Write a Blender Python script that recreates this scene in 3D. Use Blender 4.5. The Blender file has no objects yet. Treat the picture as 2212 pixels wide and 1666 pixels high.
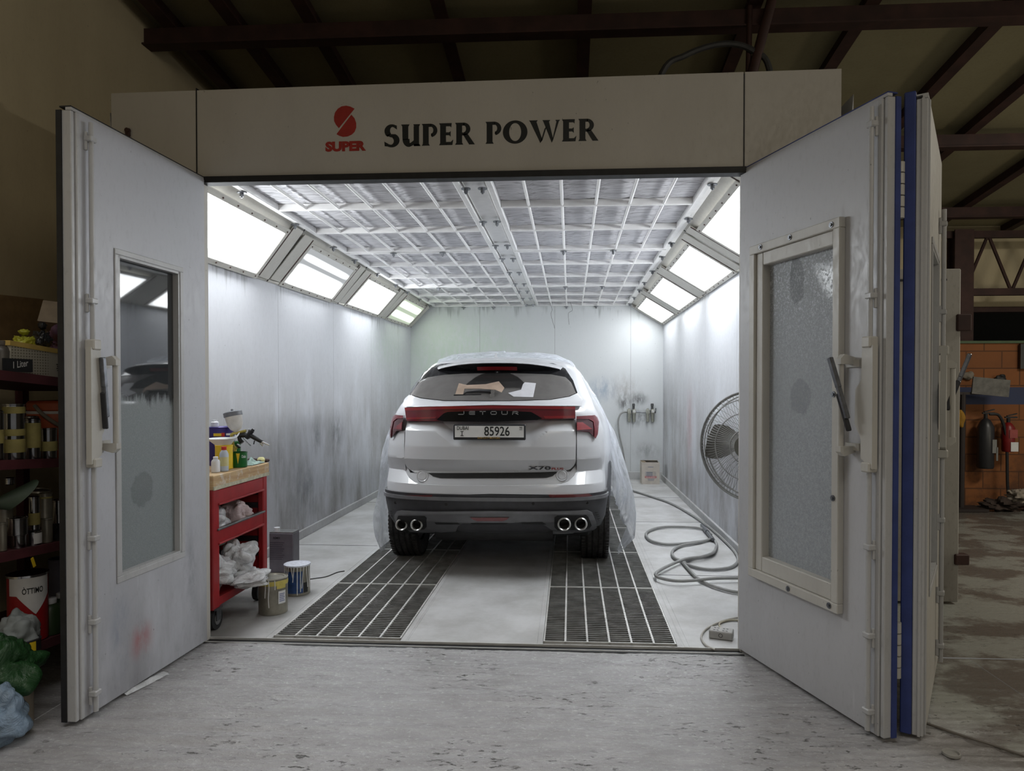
import bpy, bmesh, math, random
from math import pi, sin, cos, tan, radians, sqrt, atan2
from mathutils import Vector, Matrix, noise
from mathutils.geometry import delaunay_2d_cdt

random.seed(7)
SC = bpy.context.scene
COL = SC.collection
V = Vector

# ------------------------------------------------------------------ camera
FPX = 1500.0
PITCH = radians(-0.8); YAW = math.atan(90/1500)
PPX = 1142.0; PPY = 842 + FPX*tan(radians(0.8))
CAM = V((0, 0, 1.42))
FW = V((-sin(YAW)*cos(PITCH), cos(YAW)*cos(PITCH), sin(PITCH)))
RT = V((cos(YAW), sin(YAW), 0)); UPV = RT.cross(FW)
cd = bpy.data.cameras.new('camera'); cam = bpy.data.objects.new('camera', cd); COL.objects.link(cam)
cam.location = CAM; cam.rotation_euler = (radians(90)+PITCH, 0, YAW)
cd.sensor_fit = 'HORIZONTAL'; cd.sensor_width = 36; cd.lens = FPX/2212*36
cd.shift_x = -(PPX-1106)/2212; cd.shift_y = (PPY-833)/2212
cd.clip_start = 0.02; cd.clip_end = 200
SC.camera = cam

def at(px, py, Y=None, X=None, Z=None):
    """point of the place seen in direction (px, py), on the plane X=, Y= or Z="""
    r = FW + RT*((px-PPX)/FPX) - UPV*((py-PPY)/FPX)
    if Y is not None: t = Y/r.y
    elif X is not None: t = X/r.x
    else: t = (Z-CAM.z)/r.z
    return CAM + r*t

# ------------------------------------------------------------------ node helper
class NT:
    def __init__(s, name):
        s.m = bpy.data.materials.new(name); s.m.use_nodes = True
        s.t = s.m.node_tree; s.t.nodes.clear()
        s.out = s.t.nodes.new('ShaderNodeOutputMaterial')
    def n(s, typ, **kw):
        nd = s.t.nodes.new(typ)
        for k, v in kw.items(): setattr(nd, k, v)
        return nd
    def set(s, sock, v):
        if hasattr(v, 'is_linked') or isinstance(v, bpy.types.NodeSocket): s.t.links.new(v, sock)
        elif isinstance(v, (tuple, list)) and len(v) == 3 and sock.type == 'RGBA': sock.default_value = (*v, 1)
        else: sock.default_value = v
    def pos(s): return s.n('ShaderNodeNewGeometry').outputs['Position']
    def obj(s): return s.n('ShaderNodeTexCoord').outputs['Object']
    def gen(s): return s.n('ShaderNodeTexCoord').outputs['Generated']
    def vscale(s, v, sc, off=(0, 0, 0)):
        nd = s.n('ShaderNodeMapping'); s.set(nd.inputs['Vector'], v)
        nd.inputs['Scale'].default_value = sc; nd.inputs['Location'].default_value = off
        return nd.outputs[0]
    def noise(s, v, scale=5, detail=4, rough=.55, dist=0):
        nd = s.n('ShaderNodeTexNoise'); s.set(nd.inputs['Vector'], v)
        nd.inputs['Scale'].default_value = scale; nd.inputs['Detail'].default_value = detail
        nd.inputs['Roughness'].default_value = rough; nd.inputs['Distortion'].default_value = dist
        return nd.outputs['Fac']
    def voro(s, v, scale=5):
        nd = s.n('ShaderNodeTexVoronoi'); s.set(nd.inputs['Vector'], v); nd.inputs['Scale'].default_value = scale
        return nd.outputs['Distance']
    def sep(s, v):
        nd = s.n('ShaderNodeSeparateXYZ'); s.set(nd.inputs[0], v); return nd.outputs
    def ma(s, op, a, b=0.0, c=None, clamp=False):
        nd = s.n('ShaderNodeMath', operation=op); nd.use_clamp = clamp
        s.set(nd.inputs[0], a); s.set(nd.inputs[1], b)
        if c is not None: s.set(nd.inputs[2], c)
        return nd.outputs[0]
    def mr(s, v, a, b, c=0.0, d=1.0):
        nd = s.n('ShaderNodeMapRange'); nd.clamp = True; nd.interpolation_type = 'SMOOTHSTEP'
        s.set(nd.inputs[0], v)
        for i, x in enumerate((a, b, c, d)): nd.inputs[i+1].default_value = x
        return nd.outputs[0]
    def mix(s, f, a, b):
        nd = s.n('ShaderNodeMix', data_type='RGBA'); s.set(nd.inputs[0], f)
        s.set(nd.inputs[6], a); s.set(nd.inputs[7], b); return nd.outputs[2]
    def bump(s, h, strength=.3, dist=.01):
        nd = s.n('ShaderNodeBump'); s.set(nd.inputs['Height'], h)
        nd.inputs['Strength'].default_value = strength; nd.inputs['Distance'].default_value = dist
        return nd.outputs[0]
    def bsdf(s, **kw):
        p = s.n('ShaderNodeBsdfPrincipled')
        for k, v in kw.items(): s.set(p.inputs[k.replace('_', ' ')], v)
        return p
    def done(s, sh):
        s.t.links.new(sh.outputs[0] if hasattr(sh, 'outputs') else sh, s.out.inputs[0]); return s.m

def lin(r, g=None, b=None):
    """colour from sRGB 0-255"""
    if g is None: g = b = r
    f = lambda c: ((c/255)/12.92 if c/255 <= .04045 else (((c/255)+.055)/1.055)**2.4)
    return (f(r), f(g), f(b))

def plain(name, col, rough=.5, metal=0.0, var=.12, scale=14, coat=0.0, bump=0.0, bscale=60, spec=.5):
    t = NT(name); o = t.obj()
    n1 = t.noise(o, scale, 5)
    c = t.mix(t.mr(n1, .3, .75), tuple(x*(1-var) for x in col), tuple(min(1, x*(1+var)) for x in col))
    p = t.bsdf(Base_Color=c, Roughness=rough, Metallic=metal)
    p.inputs['Specular IOR Level'].default_value = spec
    if coat: p.inputs['Coat Weight'].default_value = coat; p.inputs['Coat Roughness'].default_value = .05
    if bump: t.set(p.inputs['Normal'], t.bump(t.noise(o, bscale, 3), bump, .004))
    return t.done(p)

def dirty(name, col, dcol, amt=.5, zlo=0.0, zhi=1.6, rough=.45, seams=None, tints=(), drip=None, streak=.16, base_amt=.08, bump=.08):
    """painted sheet metal with vertical runs, scuffs and grime patches"""
    t = NT(name); p = t.pos(); x, y, z = t.sep(p)
    big = t.noise(t.vscale(p, (1.3, 1.3, .55)), 1.6, 5, .6)
    run = t.noise(t.vscale(p, (4.5, 4.5, .55)), 1.6, 5, .6)
    fine = t.noise(t.vscale(p, (30, 30, 14)), 1.5, 6, .7)
    h = t.mr(t.ma('ADD', z, t.ma('MULTIPLY', t.ma('SUBTRACT', big, .5), 2.2)), zlo, zhi, 1, 0)
    g = t.ma('ADD', t.ma('MULTIPLY', t.mr(big, .36, .68), .65), t.ma('MULTIPLY', t.mr(run, .42, .72), streak))
    g = t.ma('MULTIPLY', g, h)
    g = t.ma('MULTIPLY_ADD', g, amt, t.ma('MULTIPLY', t.mr(fine, .5, .8), base_amt), clamp=True)
    c = t.mix(g, col, dcol)
    # pale scraped drips
    sc_ = t.ma('MULTIPLY', t.mr(t.noise(t.vscale(p, (16, 16, 1.6), (3, 1, 7)), 1.3, 4, .6), .64, .70), t.mr(z, .1, 1.1, .55, 0))
    c = t.mix(sc_, c, tuple(min(1, k*1.12) for k in col))
    # dark pinholes and scratches
    sp = t.mr(t.noise(t.vscale(p, (26, 26, 15), (9, 2, 4)), 2.2, 3, .5), .73, .77)
    c = t.mix(t.ma('MULTIPLY', sp, .55), c, (.06, .06, .06))
    for (px_, py_, pz_, rx, rz, cc, k) in tints:      # coloured overspray patches
        dx = t.ma('DIVIDE', t.ma('SUBTRACT', x if px_ is not None else y, px_ if px_ is not None else py_), rx)
        dz = t.ma('DIVIDE', t.ma('SUBTRACT', z, pz_), rz)
        d = t.ma('SQRT', t.ma('ADD', t.ma('MULTIPLY', dx, dx), t.ma('MULTIPLY', dz, dz)))
        f = t.ma('MULTIPLY', t.mr(d, 0, 1, 1, 0), t.mr(t.noise(t.vscale(p, (6, 6, 2.5)), 2, 5, .7), .3, .65, 0, k))
        c = t.mix(f, c, cc)
    if drip:        # dark runs of old paint hanging from the upper edge
        dn = t.noise(t.vscale(p, (24, 24, .5)), 1.0, 3, .6)
        q_ = t.ma('MULTIPLY', t.mr(t.ma('MULTIPLY_ADD', dn, .75, z), drip-.12+.36, drip+.40, 0, 1), t.mr(t.noise(p, 1.7, 3), .5, .64))
        c = t.mix(t.ma('MULTIPLY', q_, .5), c, (.12, .125, .12))
    if seams:
        ax, off, per, wid = seams
        q = x if ax == 'x' else y
        fr = t.ma('FRACT', t.ma('DIVIDE', t.ma('SUBTRACT', q, off), per))
        s_ = t.ma('LESS_THAN', fr, wid/per)
        c = t.mix(t.ma('MULTIPLY', s_, .6), c, (.12, .12, .12))
    b = t.bsdf(Base_Color=c, Roughness=t.mr(fine, .3, .7, rough-.08, rough+.15))
    t.set(b.inputs['Normal'], t.bump(t.ma('ADD', fine, t.ma('MULTIPLY', big, 2.0)), bump, .01))
    return t.done(b)

# ------------------------------------------------------------------ mesh helper
class MB:
    def __init__(s): s.v = []; s.f = []; s.mi = []; s.cur = 0
    def add(s, vs, fs):
        b = len(s.v); s.v += [V(q) for q in vs]
        for f in fs: s.f.append([b+i for i in f]); s.mi.append(s.cur)
        return s
    def box(s, c, size, rot=None, bev=0.0):
        c = V(c); hx, hy, hz = (q/2 for q in size)
        if bev > 0:
            bev = min(bev, hx*.95, hy*.95, hz*.95)
            vs = []; idx = {}
            for sx in (-1, 1):
                for sy in (-1, 1):
                    for sz in (-1, 1):
                        for k in range(3):
                            idx[(sx, sy, sz, k)] = len(vs)
                            vs.append(V((sx*(hx-(bev if k != 0 else 0)), sy*(hy-(bev if k != 1 else 0)), sz*(hz-(bev if k != 2 else 0)))))
            fs = []
            for k in range(3):
                a, b = [(1, 2), (2, 0), (0, 1)][k]
                for sg in (-1, 1):
                    q = []
                    for (u, w) in ((-1, -1), (1, -1), (1, 1), (-1, 1)):
                        kk = [0, 0, 0]; kk[k] = sg; kk[a] = u; kk[b] = w; q.append(idx[(*kk, k)])
                    fs.append(q if sg > 0 else q[::-1])
            for k in range(3):
                a, b = [(1, 2), (2, 0), (0, 1)][k]
                for sa in (-1, 1):
                    for sb in (-1, 1):
                        def I(e, which):
                            kk = [0, 0, 0]; kk[k] = e; kk[a] = sa; kk[b] = sb; return idx[(*kk, which)]
                        q = [I(-1, a), I(1, a), I(1, b), I(-1, b)]
                        fs.append(q if sa*sb > 0 else q[::-1])
            for sx in (-1, 1):
                for sy in (-1, 1):
                    for sz in (-1, 1):
                        q = [idx[(sx, sy, sz, k)] for k in range(3)]
                        fs.append(q if sx*sy*sz > 0 else q[::-1])
        else:
            vs = [V((x, y, z)) for x in (-hx, hx) for y in (-hy, hy) for z in (-hz, hz)]
            fs = [(0, 1, 3, 2), (4, 6, 7, 5), (0, 4, 5, 1), (2, 3, 7, 6), (0, 2, 6, 4), (1, 5, 7, 3)]
        if rot is not None: vs = [rot @ q for q in vs]
        return s.add([q+c for q in vs], fs)
    def obox(s, o, u, n, w, a0, a1, b0, b1, c0, c1, bev=0.0):
        """box in the frame origin o, axes u, n, w"""
        R = Matrix((u, n, w)).transposed()
        return s.box(V(o)+u*((a0+a1)/2)+n*((b0+b1)/2)+w*((c0+c1)/2), (abs(a1-a0), abs(b1-b0), abs(c1-c0)), R, bev)
    def cyl(s, p0, p1, r0, r1=None, n=16, caps=True):
        p0, p1 = V(p0), V(p1); r1 = r0 if r1 is None else r1
        d = (p1-p0).normalized(); a = d.orthogonal().normalized(); b = d.cross(a)
        vs = []
        for i in range(n):
            t = 2*pi*i/n; e = a*cos(t)+b*sin(t); vs += [p0+e*r0, p1+e*r1]
        fs = [(2*i, 2*((i+1) % n), 2*((i+1) % n)+1, 2*i+1) for i in range(n)]
        if caps: fs += [[2*i for i in range(n)][::-1], [2*i+1 for i in range(n)]]
        return s.add(vs, fs)
    def tube(s, pts, r, n=8, caps=True, closed=False):
        pts = [V(p) for p in pts]; m = len(pts); vs = []; pa = None
        for i, p in enumerate(pts):
            if closed: d = pts[(i+1) % m]-pts[i-1]
            else: d = pts[min(i+1, m-1)]-pts[max(i-1, 0)]
            d.normalize()
            if pa is None: a = d.orthogonal().normalized()
            else: a = (pa-d*pa.dot(d)); a = a.normalized() if a.length > 1e-6 else d.orthogonal().normalized()
            pa = a; b = d.cross(a); rr = r[i] if isinstance(r, (list, tuple)) else r
            for k in range(n): t = 2*pi*k/n; vs.append(p+(a*cos(t)+b*sin(t))*rr)
        fs = []
        for i in range(m if closed else m-1):
            j = (i+1) % m
            for k in range(n): fs.append((i*n+k, i*n+(k+1) % n, j*n+(k+1) % n, j*n+k))
        if caps and not closed: fs += [list(range(n))[::-1], [(m-1)*n+k for k in range(n)]]
        return s.add(vs, fs)
    def lathe(s, prof, o, axis=(0, 0, 1), n=28, ang=2*pi, ref=None):
        """prof: list of (radius, height along axis)"""
        o = V(o); w = V(axis).normalized(); a = V(ref) if ref else w.orthogonal().normalized(); b = w.cross(a)
        vs = []; m = len(prof); full = abs(ang-2*pi) < 1e-6; nn = n if full else n+1
        for i in range(nn):
            t = ang*i/n; e = a*cos(t)+b*sin(t)
            for (r, h) in prof: vs.append(o+e*r+w*h)
        fs = []
        for i in range(n):
            j = (i+1) % nn
            for k in range(m-1): fs.append((i*m+k, j*m+k, j*m+k+1, i*m+k+1))
        return s.add(vs, fs)
    def prism(s, pts2, o, u, w, n, depth):
        """polygon pts2 in the (u,w) plane at o, pushed along n by depth"""
        o, u, w, n = V(o), V(u), V(w), V(n); k = len(pts2)
        a = [o+u*p[0]+w*p[1] for p in pts2]; b = [q+n*depth for q in a]
        fs = [list(range(k))[::-1], [k+i for i in range(k)]] + [(i, (i+1) % k, k+(i+1) % k, k+i) for i in range(k)]
        return s.add(a+b, fs)
    def grid(s, nu, nv, fn, closed_u=False):
        vs = [fn(i/(nu if closed_u else nu-1), j/(nv-1)) for i in range(nu) for j in range(nv)]
        fs = []
        for i in range(nu if closed_u else nu-1):
            k = (i+1) % nu
            for j in range(nv-1): fs.append((i*nv+j, k*nv+j, k*nv+j+1, i*nv+j+1))
        return s.add(vs, fs)
    def ball(s, c, r, nu=20, nv=12, fn=None):
        c = V(c); r = V(r) if isinstance(r, (tuple, list, Vector)) else V((r, r, r))
        def f(u, v):
            t = 2*pi*u; q = pi*(v-.5); e = V((cos(q)*cos(t), cos(q)*sin(t), sin(q)))
            k = fn(e) if fn else 1.0
            return c+V((e.x*r.x*k, e.y*r.y*k, e.z*r.z*k))
        return s.grid(nu, nv, f, closed_u=True)
    def build(s, name, mat, parent=None, smooth=35, local=False, origin=None):
        me = bpy.data.meshes.new(name)
        root = parent
        while root is not None and root.parent is not None: root = root.parent
        if local: off = V((0, 0, 0))
        elif root is not None: off = V(root.location)
        elif origin is not None: off = V(origin)
        else:
            lo = [min(q[k] for q in s.v) for k in range(3)]; hi = [max(q[k] for q in s.v) for k in range(3)]
            off = V(((lo[0]+hi[0])/2, (lo[1]+hi[1])/2, lo[2]))
        me.from_pydata([tuple(q-off) for q in s.v], [], s.f)
        bm = bmesh.new(); bm.from_mesh(me); bmesh.ops.recalc_face_normals(bm, faces=bm.faces); bm.to_mesh(me); bm.free()
        for m in (mat if isinstance(mat, (list, tuple)) else [mat]): me.materials.append(m)
        if isinstance(mat, (list, tuple)):
            for i, p in enumerate(me.polygons): p.material_index = s.mi[i]
        if smooth:
            for p in me.polygons: p.use_smooth = True
            me.set_sharp_from_angle(angle=radians(smooth))
        o = bpy.data.objects.new(name, me); COL.objects.link(o)
        if parent is not None: o.parent = parent
        else: o.location = off
        return o

def tag(o, label=None, cat=None, group=None, kind=None):
    if label: o['label'] = label
    if cat: o['category'] = cat
    if group: o['group'] = group
    if kind: o['kind'] = kind
    return o
def thing(name, label, cat, loc, rotz=0.0, group=None, kind=None):
    o = bpy.data.objects.new(name, None); COL.objects.link(o); o.location = loc; o.rotation_euler = (0, 0, rotz)
    o.empty_display_size = .05
    return tag(o, label, cat, group, kind)
def struct(name, mb, m, label, cat='wall', smooth=35, origin=None):
    return tag(mb.build(name, m, None, smooth, origin=origin), label, cat, kind='structure')
def copy_tree(o, parent=None):
    c = o.copy(); COL.objects.link(c)
    if parent is not None: c.parent = parent
    for ch in o.children: copy_tree(ch, c)
    return c

def text_mb(txt, o, u, w, width, height, depth=.002, bold=0.0, mb=None, align=0):
    """lettering fitted into width x height, lower left corner o, reading along u, up along w"""
    cu = bpy.data.curves.new('t', 'FONT'); cu.body = txt; cu.offset = bold; cu.resolution_u = 3
    ob = bpy.data.objects.new('t', cu); COL.objects.link(ob)
    dg = bpy.context.evaluated_depsgraph_get(); me = ob.evaluated_get(dg).to_mesh()
    vs = [q.co.copy() for q in me.vertices]; fs = [list(p.vertices) for p in me.polygons]
    ob.evaluated_get(dg).to_mesh_clear()
    bpy.data.objects.remove(ob); bpy.data.curves.remove(cu)
    x0 = min(q.x for q in vs); x1 = max(q.x for q in vs); y0 = min(q.y for q in vs); y1 = max(q.y for q in vs)
    o, u, w = V(o), V(u).normalized(), V(w).normalized(); n = u.cross(w)
    mb = mb or MB()
    pts = [o+u*((q.x-x0)/(x1-x0)*width)+w*((q.y-y0)/(y1-y0)*height)+n*depth for q in vs]
    mb.add(pts, fs); return mb

def smoothpath(pts, k=6):
    pts = [V(p) for p in pts]; out = []
    P = [pts[0]*2-pts[1]]+pts+[pts[-1]*2-pts[-2]]
    for i in range(1, len(P)-2):
        for j in range(k):
            t = j/k; a, b, c, d = P[i-1], P[i], P[i+1], P[i+2]
            out.append(.5*((2*b)+(c-a)*t+(2*a-5*b+4*c-d)*t*t+(3*b-a-3*c+d)*t**3))
    out.append(pts[-1]); return out

def fold(p, sc, seed=0):
    q = p*sc+V((seed*3.1, seed*1.7, seed*2.3))
    return abs(noise.noise(q))*1.3+.35*abs(noise.noise(q*2.1))+.10*noise.noise(q*4.5)

def crumple(c, r, seed=0, amp=.35, sc=2.2, zmin=None, neck=0.0, nu=56, nv=36):
    mb = MB()
    rz = Matrix.Rotation(seed*1.3, 3, 'Z') @ Matrix.Rotation(.5+seed*.7, 3, 'X')
    def k(e):
        q = rz @ e; q = V((q.x*1.7, q.y*1.0, q.z*.55))
        w_ = .35*noise.noise_vector(e*1.4+V((seed, 0, 0)))
        f = 1-amp*.45+amp*(.75*noise.noise(e*1.3+V((0, seed*2.0, 0)))+.75*fold(q+w_, sc*.85, seed)-.2)
        if neck and e.z > .55: f *= 1-.75*min(1, (e.z-.55)/.25)*(1 if e.z < .9 else .55)
        return f
    mb.ball(c, r, nu, nv, k)
    if neck:
        c2 = V(c)+V((0, 0, r[2]*.92))
        mb.ball(c2, (r[0]*neck, r[1]*neck, r[2]*.3), 24, 12, lambda e: .8+.5*fold(e, 3.5, seed+5))
    if zmin is not None:
        for q in mb.v:
            if q.z < zmin: q.z = zmin
    return mb
# ================================================================== materials
WHITE = (.56, .57, .60)
M = {}
M['wall_l'] = dirty('booth wall paint', WHITE, (.20, .185, .165), 1.15, .75, 2.15, .42, drip=2.40, seams=('y', 5.98, 1.43, .006),
    tints=((None, 6.6, .45, .5, .45, (.10, .11, .12), .6), (None, 7.5, .95, .35, .35, (.09, .085, .08), .8), (None, 6.9, .95, .22, .3, (.12, .12, .13), .7), (None, 9.6, 2.0, 1.4, .5, (.40, .52, .40), .35)))
M['wall_r'] = dirty('booth wall paint right', WHITE, (.22, .20, .19), 1.1, .7, 2.2, .4, drip=2.46, seams=('y', 6.2, 1.43, .006),
    tints=((None, 8.6, .95, .35, .75, (.42, .22, .24), .6), (None, 10.9, 1.0, .3, .7, (.16, .155, .15), .75), (None, 9.9, 1.2, .5, .5, (.2, .2, .2), .4), (None, 7.0, .6, .8, .4, (.24, .23, .22), .6)))
M['wall_b'] = dirty('booth rear wall paint', (.56, .58, .59), (.27, .265, .26), .6, .0, 1.2, .42, drip=2.76, seams=('x', -.25, 1.2, .006),
    tints=((.85, None, 1.22, .16, .22, (.03, .03, .03), .95), (1.08, None, 1.27, .2, .16, (.03, .03, .03), .95), (1.1, None, .98, .3, .2, (.05, .05, .05), .7), (.5, None, 1.42, .35, .28, (.16, .24, .36), .6), (.86, None, 1.42, .35, .35, (.25, .22, .2), .5), (1.2, None, .45, .3, .2, (.1, .1, .1), .5), (-1.7, None, 2.0, 1.6, .9, (.42, .55, .41), .5)))
M['cream'] = dirty('cream enamel', lin(192, 189, 181), lin(118, 114, 107), .4, -1, 6, .4, base_amt=.12)
M['fascia'] = dirty('fascia enamel', lin(190, 186, 178), lin(140, 134, 124), .35, -1, 9, .42, base_amt=.1)
M['door'] = dirty('door enamel', lin(186, 187, 192), lin(92, 88, 86), .95, -.05, 1.25, .38, base_amt=.12,
    tints=((None, 3.2, .22, .12, .12, (.35, .06, .05), .7), (None, 3.05, .32, .1, .3, (.16, .2, .28), .45), (None, 3.6, .45, .1, .4, (.14, .14, .16), .5)))
M['door_r'] = dirty('door enamel right', lin(186, 186, 188), lin(120, 118, 114), .6, -.4, .8, .38, base_amt=.16)
M['trimmetal'] = dirty('painted profile', lin(184, 184, 184), lin(112, 110, 108), .4, -1, 5, .35, base_amt=.25)
M['alu'] = plain('aluminium', lin(150, 150, 150), .35, .8, .15, 30)
M['zinc'] = plain('zinc plated steel', lin(120, 122, 126), .35, .9, .2, 40)
M['chrome'] = plain('chrome', (.75, .75, .76), .12, 1.0, .05)
M['blk'] = plain('black rubber', (.012, .012, .013), .6, 0, .3, 20)
M['blkplastic'] = plain('black plastic', (.022, .022, .025), .38, 0, .2, 20)
M['blue'] = plain('blue seal', lin(48, 62, 120), .55, 0, .15, 12)
M['pit'] = plain('pit grime', (.02, .02, .02), .9, 0, .5, 6)
M['steel'] = plain('grate steel', lin(138, 138, 136), .5, .35, .3, 9)
M['steel_l'] = plain('grate steel worn', lin(198, 197, 194), .5, .2, .15, 9)
M['redbrown'] = plain('red oxide steel', lin(62, 38, 32), .7, 0, .3, 6)
M['cablegrey'] = plain('grey hose', lin(140, 140, 138), .5, 0, .1, 20)
M['cableblk'] = plain('dark hose', lin(60, 60, 60), .5, 0, .2, 20)

def floor_mat():
    t = NT('hall concrete'); p = t.pos(); x, y, z = t.sep(p)
    big = t.noise(p, .55, 6, .6); med = t.noise(p, 3.2, 6, .65)
    warp = t.noise(p, 2.0, 3)
    pv = t.n('ShaderNodeCombineXYZ'); t.set(pv.inputs[0], t.ma('MULTIPLY', x, 1.5)); t.set(pv.inputs[1], t.ma('MULTIPLY_ADD', warp, .07, y))
    rid = t.noise(t.vscale(pv.outputs[0], (1, 30, 1)), 1.0, 6, .7)
    fin = t.noise(t.vscale(p, (34, 60, 1)), 1.0, 6, .7)
    c = t.mix(t.mr(t.noise(t.vscale(p, (5, 16, 1)), 1.0, 6, .7), .3, .7), lin(160, 158, 158), lin(180, 179, 180))
    c = t.mix(0.0, c, lin(140, 137, 134))
    # chipped hollows where the dust skin is worn through
    chips = t.ma('MULTIPLY', t.mr(t.noise(t.vscale(p, (13, 30, 1), (4, 2, 0)), 1.2, 6, .7), .58, .64), t.mr(t.noise(p, 1.5, 4, .6), .46, .60))
    c = t.mix(t.ma('MULTIPLY', chips, .75), c, lin(66, 64, 58))
    # older, darker concrete with damp stains over on the right
    rt = t.mr(t.ma('ADD', x, t.ma('MULTIPLY', t.ma('SUBTRACT', big, .5), 1.6)), 1.15, 1.7)
    st = t.mr(t.noise(t.vscale(p, (1.0, 1.5, 1), (7, 3, 0)), 1.25, 6, .65), .46, .56)
    c2 = t.mix(st, lin(158, 160, 150), lin(92, 84, 72))
    c = t.mix(t.ma('MULTIPLY', rt, .8), c, c2)
    h = t.ma('ADD', t.ma('MULTIPLY', t.ma('MULTIPLY', rid, t.mr(big, .35, .65, .25, 1)), .9), t.ma('ADD', t.ma('MULTIPLY', fin, .8), t.ma('MULTIPLY', chips, -.9)))
    h = t.ma('MULTIPLY', h, t.mr(rt, 0, 1, 1, .35))
    b = t.bsdf(Base_Color=c, Roughness=t.mr(fin, .3, .7, .15, .30))
    b.inputs['Coat Weight'].default_value = .35; b.inputs['Coat Roughness'].default_value = .13
    nb_ = t.bump(h, 1.0, .009); t.set(b.inputs['Normal'], nb_); t.set(b.inputs['Coat Normal'], nb_)
    return t.done(b)
M['floor'] = floor_mat()
def slab_mat():
    t = NT('dusty booth slab'); p = t.pos()
    a = t.noise(p, 2.2, 6, .65); f = t.noise(t.vscale(p, (40, 60, 1)), 1, 5, .7); k = t.noise(p, .9, 5, .6)
    c = t.mix(t.mr(a, .3, .7), lin(166, 165, 163), lin(196, 196, 196))
    x, y, z = t.sep(p)
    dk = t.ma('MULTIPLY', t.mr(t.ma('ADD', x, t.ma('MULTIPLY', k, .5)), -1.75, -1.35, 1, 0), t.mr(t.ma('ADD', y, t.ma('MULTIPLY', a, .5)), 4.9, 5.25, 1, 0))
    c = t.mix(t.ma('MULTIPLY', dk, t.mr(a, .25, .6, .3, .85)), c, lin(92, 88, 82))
    c = t.mix(t.mr(f, .6, .75, 0, .35), c, lin(120, 118, 114))
    b = t.bsdf(Base_Color=c, Roughness=.55); t.set(b.inputs['Normal'], t.bump(t.ma('ADD', f, a), .18, .01)); return t.done(b)
M['slab'] = slab_mat()
M['hallwall'] = dirty('hall plaster', lin(214, 200, 166), lin(156, 140, 108), .6, -2, 9, .8, base_amt=.15)
M['roof'] = dirty('roof sheeting', lin(150, 142, 112), lin(108, 100, 76), .5, -2, 12, .7, base_amt=.2)
def lamp_mat(name, bands, tint, strength, base, fade=.1):
    t = NT(name); g = t.sep(t.gen()); u, v = g[1], g[2]
    s = None
    for (c, w, k) in bands:
        d = t.ma('ABSOLUTE', t.ma('SUBTRACT', v, c)); q = t.mr(d, 0, w, k, 0)
        s = q if s is None else t.ma('ADD', s, q)
    e = t.ma('MULTIPLY', t.mr(u, 0, fade, .12, 1), t.mr(u, 1-fade, 1, 1, .12))
    k = t.ma('MULTIPLY_ADD', t.ma('MULTIPLY', s, e), 1.0, base)
    em = t.n('ShaderNodeEmission'); em.inputs[0].default_value = (*tint, 1); t.set(em.inputs[1], t.ma('MULTIPLY', k, strength))
    return t.done(em)
LS = 7.0
M['lamp'] = lamp_mat('lit diffuser', ((.2, .24, .8), (.45, .24, .7), (.7, .24, .8)), (.93, .97, 1), LS, .35)
M['lamp_far'] = lamp_mat('lit diffuser dimmed', ((.2, .24, .8), (.45, .24, .7), (.7, .24, .8)), (.95, .98, 1), LS*.5, .5)  # emission cut on these panels to soften the hot spot on the rear wall
M['lamp_dim'] = lamp_mat('lit diffuser one tube out', ((.16, .2, .9), (.40, .17, .8), (.74, .10, .35)), (.93, .97, 1), LS, .022, .16)
M['lamp_grn'] = lamp_mat('lit diffuser two tubes', ((.28, .17, .7), (.74, .17, .7)), (.86, 1, .78), LS*.8, .035, .12)

# ================================================================== hall
# floor of the hall, left open where the booth pit lies
mb = MB()
GX0, GX1, GY0, GY1 = -2.3, 2.1, .95, 3.778
def fh(x, y):
    f = min(1, (x-GX0)/.15, (GX1-x)/.15, (y-GY0)/.15, (GY1-y)/.03+.0)
    wv = .05*noise.noise(V((x*.8, y*1.5, 0)))
    k = .35+.65*max(0, min(1, .5+1.6*noise.noise(V((x*.9, y*.7, 4)))))
    r = noise.noise(V((x*1.4, (y+wv)*17, 2)))*.0105*k+noise.noise(V((x*3.0, (y+wv)*36, 6)))*.0055*k
    b = noise.noise(V((x*19, y*30, 1)))
    r += noise.noise(V((x*30, y*52, 3)))*.0026+max(0, -b-.30)*-.012*max(0, min(1, .3+2*noise.noise(V((x*1.3, y*1.6, 9)))))
    return max(0, f)*r-.001
NX, NY = 260, 330
mb.grid(NX, NY, lambda u, v: V((GX0+(GX1-GX0)*u, GY0+(GY1-GY0)*v, fh(GX0+(GX1-GX0)*u, GY0+(GY1-GY0)*v))))
for (x0, x1, y0, y1) in ((-3.2, 9, -5, GY0), (-3.2, GX0, GY0, GY1), (GX1, 9, GY0, GY1), (-3.2, -2.62, 3.79, 13), (1.51, 9, 3.79, 13)):
    mb.add([(x0, y0, 0), (x1, y0, 0), (x1, y1, 0), (x0, y1, 0)], [(0, 1, 2, 3)])
struct('floor', mb, M['floor'], smooth=80, label= 'rough grey concrete hall floor, ridged and glinting in front of the booth', cat='floor')
mb = MB().box((-3.25, 4, 2.4), (.1, 18, 4.8)); struct('wall_left', mb, M['hallwall'], 'dim plastered hall wall behind the paint rack', 'wall')
def roofz(y): return 4.25-.114*(y-5.04)
mb = MB(); mb.add([(-3.3, -5, roofz(-5)), (9, -5, roofz(-5)), (9, 13, roofz(13)), (-3.3, 13, roofz(13)), (-3.3, -5, roofz(-5)+.05), (9, -5, roofz(-5)+.05), (9, 13, roofz(13)+.05), (-3.3, 13, roofz(13)+.05)],
    [(0, 1, 2, 3), (4, 7, 6, 5), (0, 4, 5, 1), (1, 5, 6, 2), (2, 6, 7, 3), (3, 7, 4, 0)])
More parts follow.
